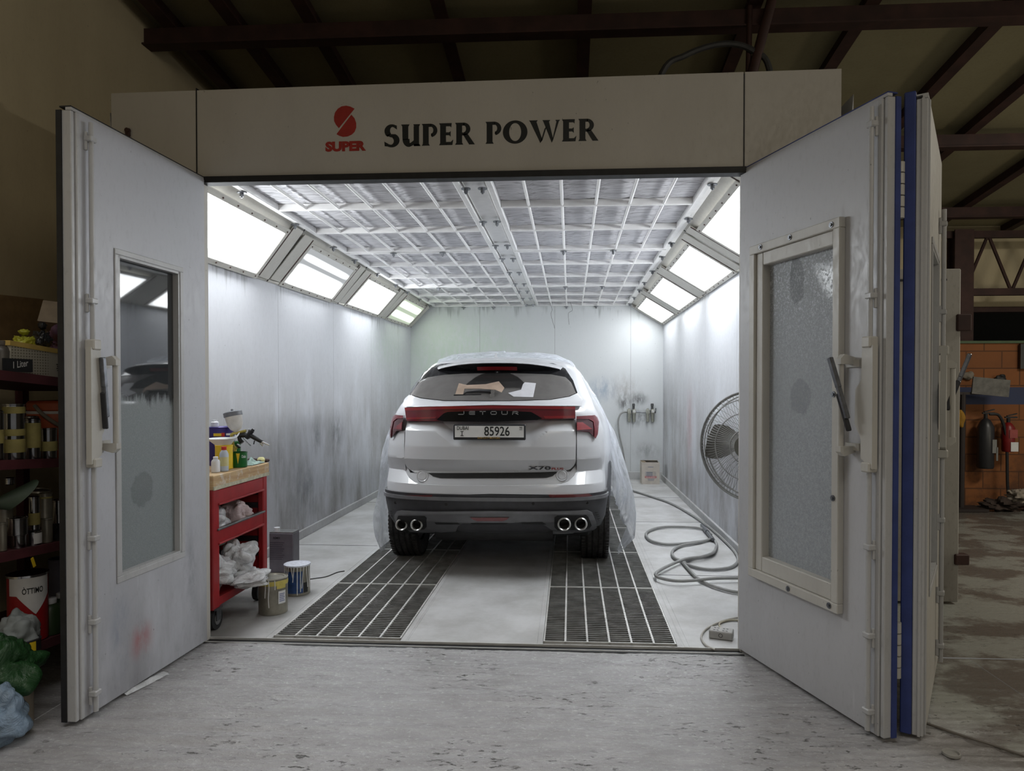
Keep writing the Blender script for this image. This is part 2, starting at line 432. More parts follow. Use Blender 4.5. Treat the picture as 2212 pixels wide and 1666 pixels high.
struct('ceiling', mb, M['roof'], 'sloping sheet roof of the dark hall', 'ceiling')
dark = (.0, .0, .0)
rf = V((0, 1, -.114)).normalized(); rn = V((0, .114, 1)).normalized()
k = 0
for x in (-3.0, -2.5, -1.92, -.94, .1, 1.3, 2.12, 3.13, 3.88, 4.92, 5.95):
    mb = MB(); y0, y1 = 1.0, 10.0
    o = V((x, y0, roofz(y0)))
    mb.obox(o, V((1, 0, 0)), rf, rn, -.025, .025, 0, 9.05, -.10, -.004)
    mb.obox(o, V((1, 0, 0)), rf, rn, -.05, .05, 0, 9.05, -.112, -.10)
    k += 1
    struct('trim_%d' % k, mb, M['redbrown'], '%s red oxide roof rafter of the hall, counted from its plastered wall' % ('first second third fourth fifth sixth seventh eighth ninth tenth eleventh'.split()[k-1]), 'rafter')
for j, y in enumerate((3.2, 5.1, 7.07, 9.0)):
    mb = MB().box((2.9, y, roofz(y)-.17), (12.2, .06, .12)).box((2.9, y, roofz(y)-.235), (12.2, .12, .012))
    k += 1; struct('trim_%d' % k, mb, M['redbrown'], 'red oxide cross beam under the roof, %s' % ('above the open doors', 'crossing over the booth fascia', 'seen past the folded door top', 'farthest one by the lattice truss')[j], 'beam')
# brace pair rising over the fascia
mb = MB().cyl((1.16, 5.0, 3.2), (1.42, 5.0, 4.2), .035).cyl((1.24, 5.0, 3.2), (1.27, 5.05, 4.2), .02)
k += 1; struct('trim_%d' % k, mb, M['redbrown'], 'steel brace rising from behind the fascia to the roof', 'brace')
# lattice truss beside the far wall with its column
mb = MB(); ty = 9.45; zt = roofz(ty)-.3
mb.box((7.0, ty, zt), (4.2, .07, .09)); mb.box((7.0, ty, zt-.75), (4.2, .07, .09))
for i in range(7):
    xa = 5.15+i*.6; mb.cyl((xa, ty, zt-.75), (xa+.3, ty, zt), .022, n=8); mb.cyl((xa+.3, ty, zt), (xa+.6, ty, zt-.75), .022, n=8)
k += 1; struct('trim_%d' % k, mb, M['redbrown'], 'lattice roof truss above the far beige wall', 'truss')
mb = MB().box((5.1, ty, 1.75), (.16, .16, 3.5)).box((5.1, ty-.09, 1.75), (.24, .02, 3.5)).box((5.1, ty+.09, 1.75), (.24, .02, 3.5))
k += 1; struct('trim_%d' % k, mb, M['redbrown'], 'red oxide steel column rising behind the grey cabinet', 'column')
mb = MB().box((6.8, 10.05, 3.2), (4.6, .1, 1.36)); struct('wall_rear_upper', mb, M['hallwall'], 'beige upper wall above the dark gap', 'wall')
mb = MB().box((6.8, 9.97, 2.52), (4.6, .16, .07)); k += 1; struct('trim_%d' % k, mb, M['redbrown'], 'rusty beam along the bottom of the beige upper wall', 'beam')
mb = MB().box((3, 12.5, 2.5), (13, .1, 5)); struct('wall_rear', mb, plain('dark void wall', (.02, .02, .018), .9), 'dark end wall of the hall', 'wall')
t = NT('orange block wall'); p = t.pos(); x, y, z = t.sep(p)
br = t.n('ShaderNodeTexBrick'); cv = t.n('ShaderNodeCombineXYZ'); t.set(cv.inputs[0], x); t.set(cv.inputs[1], z); t.set(br.inputs['Vector'], cv.outputs[0])
br.inputs['Color1'].default_value = (*lin(138, 84, 42), 1); br.inputs['Color2'].default_value = (*lin(128, 78, 40), 1); br.inputs['Mortar'].default_value = (*lin(92, 56, 28), 1)
br.inputs['Scale'].default_value = 1; br.inputs['Brick Width'].default_value = .42; br.inputs['Row Height'].default_value = .21; br.inputs['Mortar Size'].default_value = .008
st = t.ma('MULTIPLY', t.ma('GREATER_THAN', z, 1.24), t.ma('LESS_THAN', z, 1.45))
c = t.mix(st, br.outputs[0], lin(56, 64, 92)); c = t.mix(t.ma('MULTIPLY', t.mr(t.noise(p, 3.5, 6, .7), .4, .65), t.mr(z, .2, 1.2, .75, .15)), c, lin(72, 46, 32))
M['orange'] = t.done(t.bsdf(Base_Color=c, Roughness=.8))
mb = MB().box((6.8, 8.87, 1.0), (4.6, .14, 2.0)); struct('wall_far', mb, M['orange'], 'orange block wall with a faded blue stripe', 'wall')
mb = MB().box((6.8, 8.79, 2.0), (4.6, .03, .03)); k += 1; struct('trim_%d' % k, mb, plain('green edge', lin(70, 90, 60), .6), 'thin green edge along the top of the orange wall', 'edging')

# ================================================================== booth shell
YB0, YB1 = 3.83, 11.07
XL, XR = -2.57, 1.46
def zl(y): return 2.335+(y-4.7)*.0165
ZR = 2.46; CZ = 2.77; CXL, CXR = -2.24, .955
mb = MB(); mb.add([(XL, YB0, 0), (XL, YB1, 0), (XL, YB1, zl(YB1)), (XL, YB0, zl(YB0)), (XL-.05, YB0, 0), (XL-.05, YB1, 0), (XL-.05, YB1, 3.0), (XL-.05, YB0, 3.0)], [(0, 1, 2, 3), (4, 7, 6, 5), (3, 2, 6, 7), (0, 4, 5, 1), (0, 3, 7, 4), (1, 5, 6, 2)])
struct('wall_booth_left', mb, M['wall_l'], 'grimy white booth wall behind the red trolley', 'wall')
mb = MB(); mb.add([(XR, YB0, 0), (XR, YB1, 0), (XR, YB1, ZR), (XR, YB0, ZR), (XR+.05, YB0, 0), (XR+.05, YB1, 0), (XR+.05, YB1, 3.0), (XR+.05, YB0, 3.0)], [(0, 3, 2, 1), (4, 5, 6, 7), (3, 7, 6, 2), (0, 1, 5, 4), (0, 4, 7, 3), (1, 2, 6, 5)])
struct('wall_booth_right', mb, M['wall_r'], 'streaked white booth wall behind the wire fan', 'wall')
mb = MB().box(((XL+XR)/2, YB1+.03, 1.55), (XR-XL+.1, .06, 3.1)); struct('wall_booth_rear', mb, M['wall_b'], 'pale rear wall of the booth with sooty patches by the air regulators', 'wall')
mb = MB().box((-.58, 7.45, 3.03), (3.94, 7.2, .06)); struct('ceiling_plenum', mb, M['fascia'], 'flat top of the spray booth', 'ceiling')
# sloped light coves: backing sheets
def LSp(y, t): return V((XL+(CXL-XL)*t, y, zl(y)+(CZ-zl(y))*t))
def RSp(y, t): return V((XR+(CXR-XR)*t, y, ZR+(CZ-ZR)*t))
nL = V((.40, 0, -.33)).normalized(); nR = V((-.31, 0, -.505)).normalized()
for nm, f, nn, lab in (('wall_slope_left', LSp, nL, 'cream sloping cove carrying the lights above the trolley side'), ('wall_slope_right', RSp, nR, 'cream sloping cove carrying the lights above the fan side')):
    mb = MB(); a = [f(YB0, 0), f(YB1, 0), f(YB1, 1), f(YB0, 1)]; mb.add(a+[q-nn*.03 for q in a], [(0, 1, 2, 3), (4, 7, 6, 5), (0, 4, 5, 1), (1, 5, 6, 2), (2, 6, 7, 3), (3, 7, 4, 0)])
    struct(nm, mb, M['cream'], lab, 'wall')
# light units
ordn = ('nearest', 'second', 'third', 'farthest')
def light_unit(f, nn, yc, t0, t1, mat, label, group):
    P0 = f(yc, 0); P1 = f(yc, 1); wv = (P1-P0); L = wv.length; w = wv.normalized(); u = (f(yc+.6, .4)-f(yc-.6, .4)).normalized(); nn = u.cross(w) if u.cross(w).z < 0 else w.cross(u); nn.normalize(); o = P0+nn*.02
    root = thing('ceiling_light', label, 'light', f(yc, .5)-V((0, 0, 0)), group=group)
    hw = .62; a, b = t0*L, t1*L
    mb = MB(); fr = .045
    for (u0, u1, w0, w1) in ((-hw-fr, hw+fr, a-fr, a), (-hw-fr, hw+fr, b, b+fr), (-hw-fr, -hw, a, b), (hw, hw+fr, a, b)):
        mb.obox(o, u, nn, w, u0, u1, 0, .014, w0, w1, .003)
    mb.build('frame', M['cream'], root)
    mb = MB().obox(o, u, nn, w, -hw, hw, .002, .007, a, b); mb.build('diffuser', mat, root, smooth=0)
    for sgn in (-1, 1):
        x0, x1 = sorted((sgn*(hw+fr+.004), sgn*.872))
        mb = MB().obox(o, u, nn, w, x0, x1, 0, .009, .02, L-.02, .003); mb.build('cover_plate', M['cream'], root)
    for i in range(7):
        for ww in (a-.02, b+.02):
            q = o+u*(-hw+i*(2*hw/6))+w*ww; MB().cyl(q, q+nn*.02, .006, n=8).build('screw', M['redbrown'], root)
    for sgn in (-1, 1): MB().obox(o, u, nn, w, sgn*(hw+fr+.012)-.006, sgn*(hw+fr+.012)+.006, .009, .013, .03, L-.03).build('hinge_strip', M['redbrown'], root)
    mb = MB().obox(o, u, nn, w, .874, .882, .001, .006, .0, L); mb.build('joint_gap', M['blk'], root)
    return root
for i, yc in enumerate((4.84, 6.62, 8.38, 10.13)):
    light_unit(LSp, nL, yc, .07, .80, (M['lamp'], M['lamp_dim'], M['lamp'], M['lamp_grn'])[i],
        ('lit cove panel on the trolley side, cut off by the open door', 'lit cove panel on the trolley side with a grey unlit top band', 'evenly bright third cove panel on the trolley side', 'greenish striped farthest cove panel on the trolley side')[i], 'cove light panels')
for i, yc in enumerate((5.0, 6.8, 8.54, 10.24)):
    light_unit(RSp, nR, yc, .07, .79, M['lamp'] if i < 2 else M['lamp_far'], 'bright %s cove light panel above the fan side wall' % ordn[i], 'cove light panels')
# trims along the coves
mb = MB()
for (f, nn) in ((LSp, nL), (RSp, nR)):
    a, b = f(YB0, 0), f(YB1, 0); mb.tube([a+nn*.01, b+nn*.01], .012, 6)
struct('trim_30', mb, M['cream'], 'folded edge between the light coves and the booth walls', 'edging')
# ------------------------------------------------------------------ ceiling filters
t = NT('filter fabric'); p = t.pos(); x, y, z = t.sep(p)
w1 = t.noise(t.vscale(p, (2.2, 22, 1)), 1.0, 5, .6, .5); w2 = t.noise(p, 160, 2)
gx_ = t.ma('MULTIPLY', t.sep(t.gen())[0], 6.0); cf = t.ma('FRACT', gx_); ci = t.ma('FLOOR', gx_)
arc_ = t.ma('SINE', t.ma('MULTIPLY', cf, pi))
pv = t.n('ShaderNodeCombineXYZ'); t.set(pv.inputs[0], t.ma('MULTIPLY_ADD', ci, 3.7, t.ma('MULTIPLY', x, .9))); t.set(pv.inputs[1], t.ma('MULTIPLY_ADD', arc_, .055, y))
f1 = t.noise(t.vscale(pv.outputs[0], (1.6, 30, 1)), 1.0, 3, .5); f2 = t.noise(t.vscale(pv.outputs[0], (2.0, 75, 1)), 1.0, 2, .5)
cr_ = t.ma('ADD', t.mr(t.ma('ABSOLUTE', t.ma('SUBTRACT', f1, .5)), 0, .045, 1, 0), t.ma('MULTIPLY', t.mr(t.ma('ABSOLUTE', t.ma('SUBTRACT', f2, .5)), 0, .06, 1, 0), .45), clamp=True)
c = t.mix(t.ma('MULTIPLY', cr_, .55), lin(212, 211, 214), lin(104, 102, 106))  # fold shade put into the fabric colour along the creases
w1 = t.ma('SUBTRACT', f1, t.ma('MULTIPLY', cr_, .5))
b = t.bsdf(Base_Color=c, Roughness=.95); t.set(b.inputs['Normal'], t.bump(t.ma('ADD', t.ma('MULTIPLY', w1, 1.2), t.ma('MULTIPLY', w2, .15)), .4, .02))
M['fabric'] = t.done(b)
M['bar'] = plain('white filter bars', lin(232, 231, 230), .5, 0, .04)
def filt(x0, x1, y0, ys, label, seed):
    root = thing('filter_panel', label, 'ceiling filter', ((x0+x1)/2, (y0+ys[-1])/2, CZ), group='ceiling filter frames')
    nx, rows = 6, [y0]+list(ys); y1 = ys[-1]
    cw = (x1-x0)/nx
    mb = MB()
    def f(u, v):
        X = x0+u*(x1-x0); Y = y0+v*(y1-y0); c = (u*nx) % 1.0
        sag = sin(pi*c)**.8*.018
        fr = 0
        for a, b in zip(rows, rows[1:]):
            if a <= Y <= b: fr = (Y-a)/(b-a)
        sag *= .5+.5*min(1, sin(pi*fr)*2.5+.1)
        cell = int(u*nx); sg_ = 1 if cell % 2 else -1
        ph = Y*74+5.0*noise.noise(V((X*.9+cell*3.7, Y*2.3, seed)))-sin(pi*c)*1.9
        rip = (abs(sin(ph*.5))**.45)*.011+.004*noise.noise(V((X*2, Y*26, seed+cell)))
        return V((X, Y, CZ+.040-sag-rip))
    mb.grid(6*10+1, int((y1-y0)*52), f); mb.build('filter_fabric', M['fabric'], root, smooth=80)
    mb = MB()
    for q in (x0+.02, x1-.02): mb.box((q, (y0+y1)/2, CZ), (.04, y1-y0, .05), bev=.004)
    for q in (y0+.018, y1-.018): mb.box(((x0+x1)/2, q, CZ), (x1-x0-.08, .034, .048), bev=.004)
    mb.build('frame', M['bar'], root)
    for q in ys[:-1]:
        MB().box(((x0+x1)/2, q, CZ), (x1-x0-.08, .028, .05), bev=.004).build('cross_bar', M['bar'], root)
    for i in range(1, nx):
        MB().cyl((x0+i*cw, y0+.035, CZ-.01), (x0+i*cw, y1-.035, CZ-.012), .011, n=8).build('rod', M['bar'], root)
    for (bx, by) in [(x0+(.0 if x0 < -1 else -.03), y0+.3+i*(y1-y0-.6)/2) for i in range(3)]+[(x1+(.03 if x0 < -1 else .0), y0+.3+i*(y1-y0-.6)/2) for i in range(3)]+[(x0+.33*(x1-x0)*(1+i*.98), y1-.0) for i in range(2)]:
        m2 = MB().cyl((bx, by, CZ-.036), (bx, by, CZ-.030), .032, n=14).cyl((bx, by, CZ-.06), (bx, by, CZ-.034), .014, n=6).cyl((bx, by, CZ-.068), (bx, by, CZ-.058), .007, n=6)
        m2.build('clamp_bolt', M['zinc'], root)
    return root
RW = ((4.24, (5.05, 5.81, 6.64)), (6.68, (7.39, 8.19, 8.94)), (8.98, (9.77, 10.45, 11.05)))
for i, (a, ys) in enumerate(RW):
    pl = ('nearest the opening', 'in the middle of its row', 'against the rear wall')[i]
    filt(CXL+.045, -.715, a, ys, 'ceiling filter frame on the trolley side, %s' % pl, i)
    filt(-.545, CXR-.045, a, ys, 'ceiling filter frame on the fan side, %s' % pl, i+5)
mb = MB().box((-.63, 7.45, CZ+.02), (.165, 7.2, .04), bev=.006).box((-.70, 7.45, CZ-.004), (.004, 7.2, .014)).box((-.56, 7.45, CZ-.004), (.004, 7.2, .014))
struct('trim_31', mb, M['bar'], 'cream spine beam down the middle of the filter ceiling', 'beam')
mb = MB().box((CXL+.022, 7.45, CZ+.02), (.05, 7.2, .04), bev=.004).box((CXR-.022, 7.45, CZ+.02), (.05, 7.2, .04), bev=.004).box((-.64, 4.03, CZ+.02), (3.2, .4, .04), bev=.004)
struct('trim_32', mb, M['bar'], 'cream border around the filter ceiling', 'edging')
for i, (xa, ya, xb, yb, zb) in enumerate(((-.31, 10.6, -.24, 10.7, 2.36), (.0, 10.7, -.02, 10.7, 2.42))):
    za = CZ-.01
    mb = MB().tube(smoothpath([(xa, ya, za), (xa+.03, ya, za-.12), ((xa+xb)/2-.02, (ya+yb)/2, (za+zb)/2), (xb, yb, zb)]), .0025, 5)
    tag(mb.build('hanging_wire', M['cableblk']), ('longer', 'shorter')[i]+' thin bent wire hanging from the ceiling by the rear wall', 'wire')
# ------------------------------------------------------------------ booth floor
mb = MB()
for (x0, x1) in ((XL, -1.735), (-.925, -.185), (.625, XR)): mb.box(((x0+x1)/2, 7.45, -.06), (x1-x0, 7.24, .12))
struct('floor_booth', mb, M['slab'], 'dusty pale concrete slab inside the booth', 'floor')
mb = MB().box((-.555, 7.45, -.32), (4.0, 7.24, .04)); struct('floor_pit', mb, M['pit'], 'dark exhaust pit under the floor grates', 'floor')
mb = MB()
for x in (-1.718, -.942, -.168, .608): mb.box((x, 7.45, -.03), (.034, 7.24, .066), bev=.003)
for x in (-1.74, -.918, -.192, .632, .66): mb.box((x, 7.45, .0006), (.005, 7.24, .002))
struct('trim_33', mb, M['slab'], 'pale steel angles framing the floor grates', 'edging')
mb = MB()
for yy in (5.35, 7.5, 9.2):
    for (x0, x1) in ((.64, XR),): mb.box(((x0+x1)/2, yy, .0005), (x1-x0, .006, .002))
for yy in (6.2, 8.6): mb.box((-2.15, yy, .0005), (.8, .006, .002))
struct('trim_34', mb, M['blk'], 'dark joints across the booth slab', 'joint')
def grate_mesh(n):
    mb = MB(); W, L = .74, 1.085
    mb.cur = 0
    for i in range(n): mb.box((0, -L/2+(i+.5)*L/n, -.016), (W, .005, .034))
    mb.cur = 1
    for i in range(1, 6): mb.box((-W/2+i*W/6, 0, -.010), (.011, L, .028))
    for sx in (-1, 1): mb.box((sx*(W/2-.004), 0, -.012), (.008, L, .032))
    for sy in (-1, 1): mb.box((0, sy*(L/2-.003), -.012), (W, .006, .032))
    return mb
g0 = None
for si, xc in enumerate((-1.33, .22)):
    for j in range(6):
        loc = (xc, 3.875+1.09*j+.545, .004)
        if g0 is None:
            g0 = grate_mesh(34).build('floor_grate', [M['steel'], M['steel_l']], None, local=True); o = g0
        else: o = g0.copy(); COL.objects.link(o)
        o.location = loc
        tag(o, 'steel floor grate in the %s strip, %s' % (('trolley side', 'hose side')[si], ('right at the threshold', 'second from the threshold', 'third from the threshold, by the rear tyre', 'fourth from the threshold, under the car', 'fifth from the threshold, under the car', 'sixth from the threshold, under the bonnet')[j]), 'floor grate', 'floor grates')
# kick profiles and threshold
mb = MB().box((XL+.012, 7.45, .04), (.024, 7.24, .08), bev=.004).box((XR-.012, 7.45, .04), (.024, 7.24, .08), bev=.004).box((-.555, YB1-.012, .06), (4.0, .024, .12), bev=.004)
struct('baseboard_booth', mb, M['trimmetal'], 'dirty kick strip around the foot of the booth walls', 'baseboard')
mb = MB().box((-.56, 3.826, .004), (2.98, .006, .012)).box((-.56, 3.772, -.002), (2.98, .006, .012)); struct('trim_35', mb, M['steel_l'], 'worn bright steel lip at the front of the grates', 'edging')
mb = MB().box((-.56, 3.80, -.010), (2.98, .044, .012)).box((-.56, 3.757, -.003), (2.98, .014, .010)); struct('trim_36', mb, M['blk'], 'dark threshold gap at the booth mouth', 'gap')
# front wall: jambs, fascia, seal
mb = MB().box((-2.33, 3.80, 1.3), (.56, .06, 2.6)).box((1.20, 3.83, 1.3), (.56, .06, 2.6))
struct('wall_front', mb, M['fascia'], 'narrow booth front panels beside the opening', 'wall')
FY = 3.775
def fz(x): return 3.098+(x+.58)*.0068
for i, (x0, x1, lab) in enumerate(((-2.575, -2.084, 'small'), (-2.078, .918, 'long'), (.924, 1.425, 'small'))):
    mb = MB(); a = [(x0, FY, 2.605), (x1, FY, 2.605), (x1, FY, fz(x1)), (x0, FY, fz(x0))]
    mb.add(a+[(q[0], FY+.05, q[2]) for q in a], [(0, 1, 2, 3), (4, 7, 6, 5), (0, 4, 5, 1), (1, 5, 6, 2), (2, 6, 7, 3), (3, 7, 4, 0)])
    o = struct('trim_%d' % (40+i), mb, M['fascia'], ('short cream fascia panel above the door on the rack side', 'long cream fascia panel carrying the red and black lettering', 'short cream fascia panel behind the folded doors')[i], 'fascia')
    if i == 1: FASC = o
mb = MB().box((-.56, FY+.02, 2.588), (2.98, .07, .034)); struct('trim_43', mb, M['blk'], 'black rubber seal above the booth opening', 'seal')
mb = MB().box((-2.081, FY+.012, 2.85), (.006, .03, .5)).box((.921, FY+.012, 2.85), (.006, .03, .5)); struct('trim_44', mb, M['blk'], 'dark seams between the fascia panels', 'seam')
mb = MB().box((-.56, 7.4, 3.0), (3.9, .05, .2)); 
# ---- lettering on the fascia
def rel(px, py): q = at(px, py, Y=FY); return q.x, q.z
INK = plain('black lettering', lin(24, 27, 27), .45, 0, .1); RED = plain('red lettering', lin(158, 44, 36), .5, 0, .1)
def flat(mb, polys):
    for pl in polys: mb.prism(pl, (0, FY-.0015, 0), (1, 0, 0), (0, 0, 1), (0, 1, 0), .0015)
def arc(cx, cy, rxo, ryo, rxi, ryi, a0, a1, n=18, cxi=None, cyi=None):
    cxi = cx if cxi is None else cxi; cyi = cy if cyi is None else cyi; out = []
    for i in range(n):
        t0 = radians(a0+(a1-a0)*i/n); t1 = radians(a0+(a1-a0)*(i+1)/n)
        out.append([(cx+rxo*cos(t0), cy+ryo*sin(t0)), (cx+rxo*cos(t1), cy+ryo*sin(t1)), (cxi+rxi*cos(t1), cyi+ryi*sin(t1)), (cxi+rxi*cos(t0), cyi+ryi*sin(t0))])
    return out
def stem(x, w, y0=0, y1=1, fl=.055):
    return [[(x-fl, y0), (x+w+fl, y0), (x+w, y0+.09), (x, y0+.09)], [(x, y0+.09), (x+w, y0+.09), (x+w, y1-.09), (x, y1-.09)], [(x, y1-.09), (x+w, y1-.09), (x+w+fl*.4, y1), (x-fl, y1)]]
def G(ch):
    if ch == 'P': return .74, stem(.06, .27)+[[(.33, .86), (.33, 1), (.44, 1), (.44, .86)]]+arc(.40, .69, .34, .31, .13, .17, -75, 90, cyi=.70, cxi=.42)+[[(.44, .45), (.50, .38), (.50, .55), (.45, .56)]]
    if ch == 'E': return .68, stem(.06, .27)+[[(.33, .86), (.33, 1), (.60, 1), (.58, .80), (.53, .86)], [(.33, .45), (.33, .58), (.48, .58), (.55, .64), (.55, .38), (.48, .45)], [(.33, 0), (.33, .14), (.56, .14), (.67, .25), (.63, 0)]]
    if ch == 'R': return .88, stem(.06, .27)+[[(.33, .87), (.33, 1), (.44, 1), (.44, .87)]]+arc(.40, .71, .32, .29, .12, .16, -80, 90, cyi=.72)+[[(.33, .42), (.33, .55), (.47, .55), (.47, .42)], [(.36, .48), (.58, .50), (.93, 0), (.66, 0)]]
    if ch == 'U': return .90, [[(.0, 1), (.40, 1), (.35, .91), (.06, .91)], [(.06, .91), (.34, .91), (.34, .3), (.07, .3)], [(.58, 1), (.90, 1), (.86, .91), (.62, .91)], [(.60, .91), (.85, .91), (.85, 0), (.60, 0)], [(.60, 0), (.92, 0), (.87, .09), (.60, .09)]]+arc(.36, .33, .29, .36, .02, .2, 180, 285, cxi=.42, cyi=.33)+[[(.40, .12), (.60, .26), (.60, .06), (.43, -.02)]]
    if ch == 'O': return 1.14, arc(.57, .5, .57, .53, .28, .41, 0, 360, 40)
    if ch == 'W': return 1.44, [[(0, 1), (.40, 1), (.36, .94), (.05, .94)], [(.05, .94), (.34, .94), (.62, .1), (.52, -.03)], [(.52, -.03), (.62, .1), (.82, .72), (.72, .62)], [(.62, 1), (.98, 1), (.94, .94), (.66, .94)], [(.66, .94), (.92, .94), (1.12, .12), (1.05, -.03)], [(1.05, -.03), (1.12, .12), (1.38, .94), (1.27, .94)], [(1.22, 1), (1.44, 1), (1.38, .94), (1.25, .94)]]
    if ch == 'S': return .75, arc(.38, .715, .34, .315, .12, .17, 62, 235, cyi=.74, cxi=.42)+arc(.38, .29, .37, .32, .14, .17, -118, 60, cyi=.26, cxi=.34)+[[(.53, .99), (.62, .97), (.63, .78), (.48, .89)], [(.10, .53), (.30, .58), (.56, .57), (.46, .42), (.32, .44)], [(.22, .01), (.05, .03), (.03, .24), (.26, .11)]]
mb = MB(); x0, zb = rel(829, 317.5); x1, zb1 = rel(1294, 303.5)
widths = []; total = 0
word = 'SUPER POWER'
for ch in word: total += .47 if ch == ' ' else G(ch)[0]+.075
cap = .1185; sx = (x1-x0)/total; cx = 0
for ch in word:
    if ch == ' ': cx += .47; continue
    w, polys = G(ch); zz = zb+(zb1-zb)*cx/total
    flat(mb, [[(x0+(cx+p[0])*sx, zz+p[1]*cap) for p in pl] for pl in polys]); cx += w+.075
mb.build('lettering', INK, FASC, smooth=0)
mb = MB()
def ell(cx, cy, rx, ry, a0, a1, n=20): return [(cx+rx*cos(radians(a0+(a1-a0)*i/n)), cy+ry*sin(radians(a0+(a1-a0)*i/n))) for i in range(n+1)]
top = [(766, 235), (757, 230.5), (748, 228.5), (738, 230), (730, 235), (724, 243), (721.5, 253), (722, 262), (726, 270), (732, 277)]
bot = [(759, 248), (766, 256), (769.5, 266), (769.5, 276), (766, 285), (760, 291), (751, 295), (741, 296), (733, 293.5), (727, 290)]
for pl in (top, bot): mb.prism([rel(*q) for q in pl][::-1], (0, FY-.0015, 0), (1, 0, 0), (0, 0, 1), (0, 1, 0), .0015)
mb.build('logo', RED, FASC, smooth=0)
xa, za = rel(703, 328.5); xb, zb2 = rel(791, 326)
mb = text_mb('SUPER', (xa, FY, za), (1, 0, (zb2-za)/(xb-xa)), (0, 0, 1), xb-xa, .056, .0016, .06); mb.build('logo_lettering', RED, FASC, smooth=0)
# rusty hook on the small panel
q = at(278, 288, Y=FY); mb = MB().box((q.x, FY-.008, q.z), (.03, .016, .05), bev=.006).cyl((q.x, FY-.02, q.z+.012), (q.x, FY, q.z+.012), .013)
tag(mb.build('bracket', M['redbrown']), 'small rusty bracket stub on the fascia above the rack side door', 'bracket')
# hoses arching on the booth roof
pts = [at(1430, 158, Y=5.0), at(1480, 120, Y=5.0), at(1540, 98, Y=5.0), at(1590, 96, Y=5.0), at(1630, 112, Y=5.0), at(1662, 150, Y=5.0)]
pts = [V((pts[0].x-.15, 5.0, 3.12))]+pts+[V((pts[-1].x+.05, 5.0, 3.12))]
tag(MB().tube(smoothpath(pts), .022, 8).build('roof_hose', M['cableblk']), 'dark hose arching above the booth top', 'hose')
# ================================================================== doors
def glass_mat(name, clean, seedoff, spot=None, tint=(.21, .23, .235)):
    """pane dulled by overspray; the scrubbed band above stays clear"""
    t = NT(name); p = t.pos(); x, y, z = t.sep(p)
    n = t.noise(t.vscale(p, (1, 12, 1.6), seedoff), 2.2, 5, .7); f = t.noise(p, 70, 4, .6); f2 = t.noise(p, 190, 2, .6)
    if clean is not None: m = t.mr(t.ma('ADD', z, t.ma('MULTIPLY', t.ma('SUBTRACT', n, .5), .18)), clean-.03, clean+.03, 1, 0)
    else: m = t.ma('MULTIPLY_ADD', t.mr(f, .35, .65), .12, .84)
    if clean is not None: m = t.ma('MULTIPLY', m, .93, clamp=True)
    if spot:
        for (sy, sz, ry, rz, k) in spot:
            dy = t.ma('DIVIDE', t.ma('SUBTRACT', y, sy), ry); dz = t.ma('DIVIDE', t.ma('SUBTRACT', z, sz), rz)
            d = t.ma('ADD', t.ma('SQRT', t.ma('ADD', t.ma('MULTIPLY', dy, dy), t.ma('MULTIPLY', dz, dz))), t.ma('MULTIPLY', t.ma('SUBTRACT', t.noise(p, 16, 3), .5), k*1.2))
            m = t.ma('MULTIPLY', m, t.mr(d, .85, 1.05, k, 1))
    m = t.ma('MULTIPLY_ADD', t.mr(f, .5, .7), .07, m, clamp=True)
    dc = t.mix(t.mr(f2, .3, .7), tint, tuple(c*1.25 for c in tint))
    if clean is None:
        spk = t.ma('MULTIPLY', t.mr(t.noise(p, 95, 3, .65), .52, .60), t.mr(t.ma('ADD', z, t.ma('MULTIPLY', t.noise(p, 3, 3), .5)), 1.75, 2.2, 0, .9))
        dc = t.mix(spk, dc, (.62, .65, .70))
    dust = t.bsdf(Base_Color=dc, Roughness=.6)
    gl = t.bsdf(Base_Color=(.05, .055, .06), Roughness=.03); gl.inputs['Specular IOR Level'].default_value = 1.0; gl.inputs['Coat Weight'].default_value = 1.0
    tr = t.n('ShaderNodeBsdfTransparent'); tr.inputs[0].default_value = (.55, .58, .6, 1)
    g2 = t.n('ShaderNodeMixShader'); g2.inputs[0].default_value = .7; t.t.links.new(tr.outputs[0], g2.inputs[1]); t.t.links.new(gl.outputs[0], g2.inputs[2])
    mx = t.n('ShaderNodeMixShader'); t.set(mx.inputs[0], m); t.t.links.new(g2.outputs[0], mx.inputs[1]); t.t.links.new(dust.outputs[0], mx.inputs[2])
    return t.done(mx)
M['glass_l'] = glass_mat('overspray glass', 1.37, (0, 0, 0), ((3.26, .94, .085, .085, .75),))
M['glass_r'] = glass_mat('frosted glass', None, (2, 0, 0), ((3.40, 1.94, .055, .13, .6), (3.37, 1.385, .075, .085, .72)), (.31, .33, .345))
ZW = V((0, 0, 1))
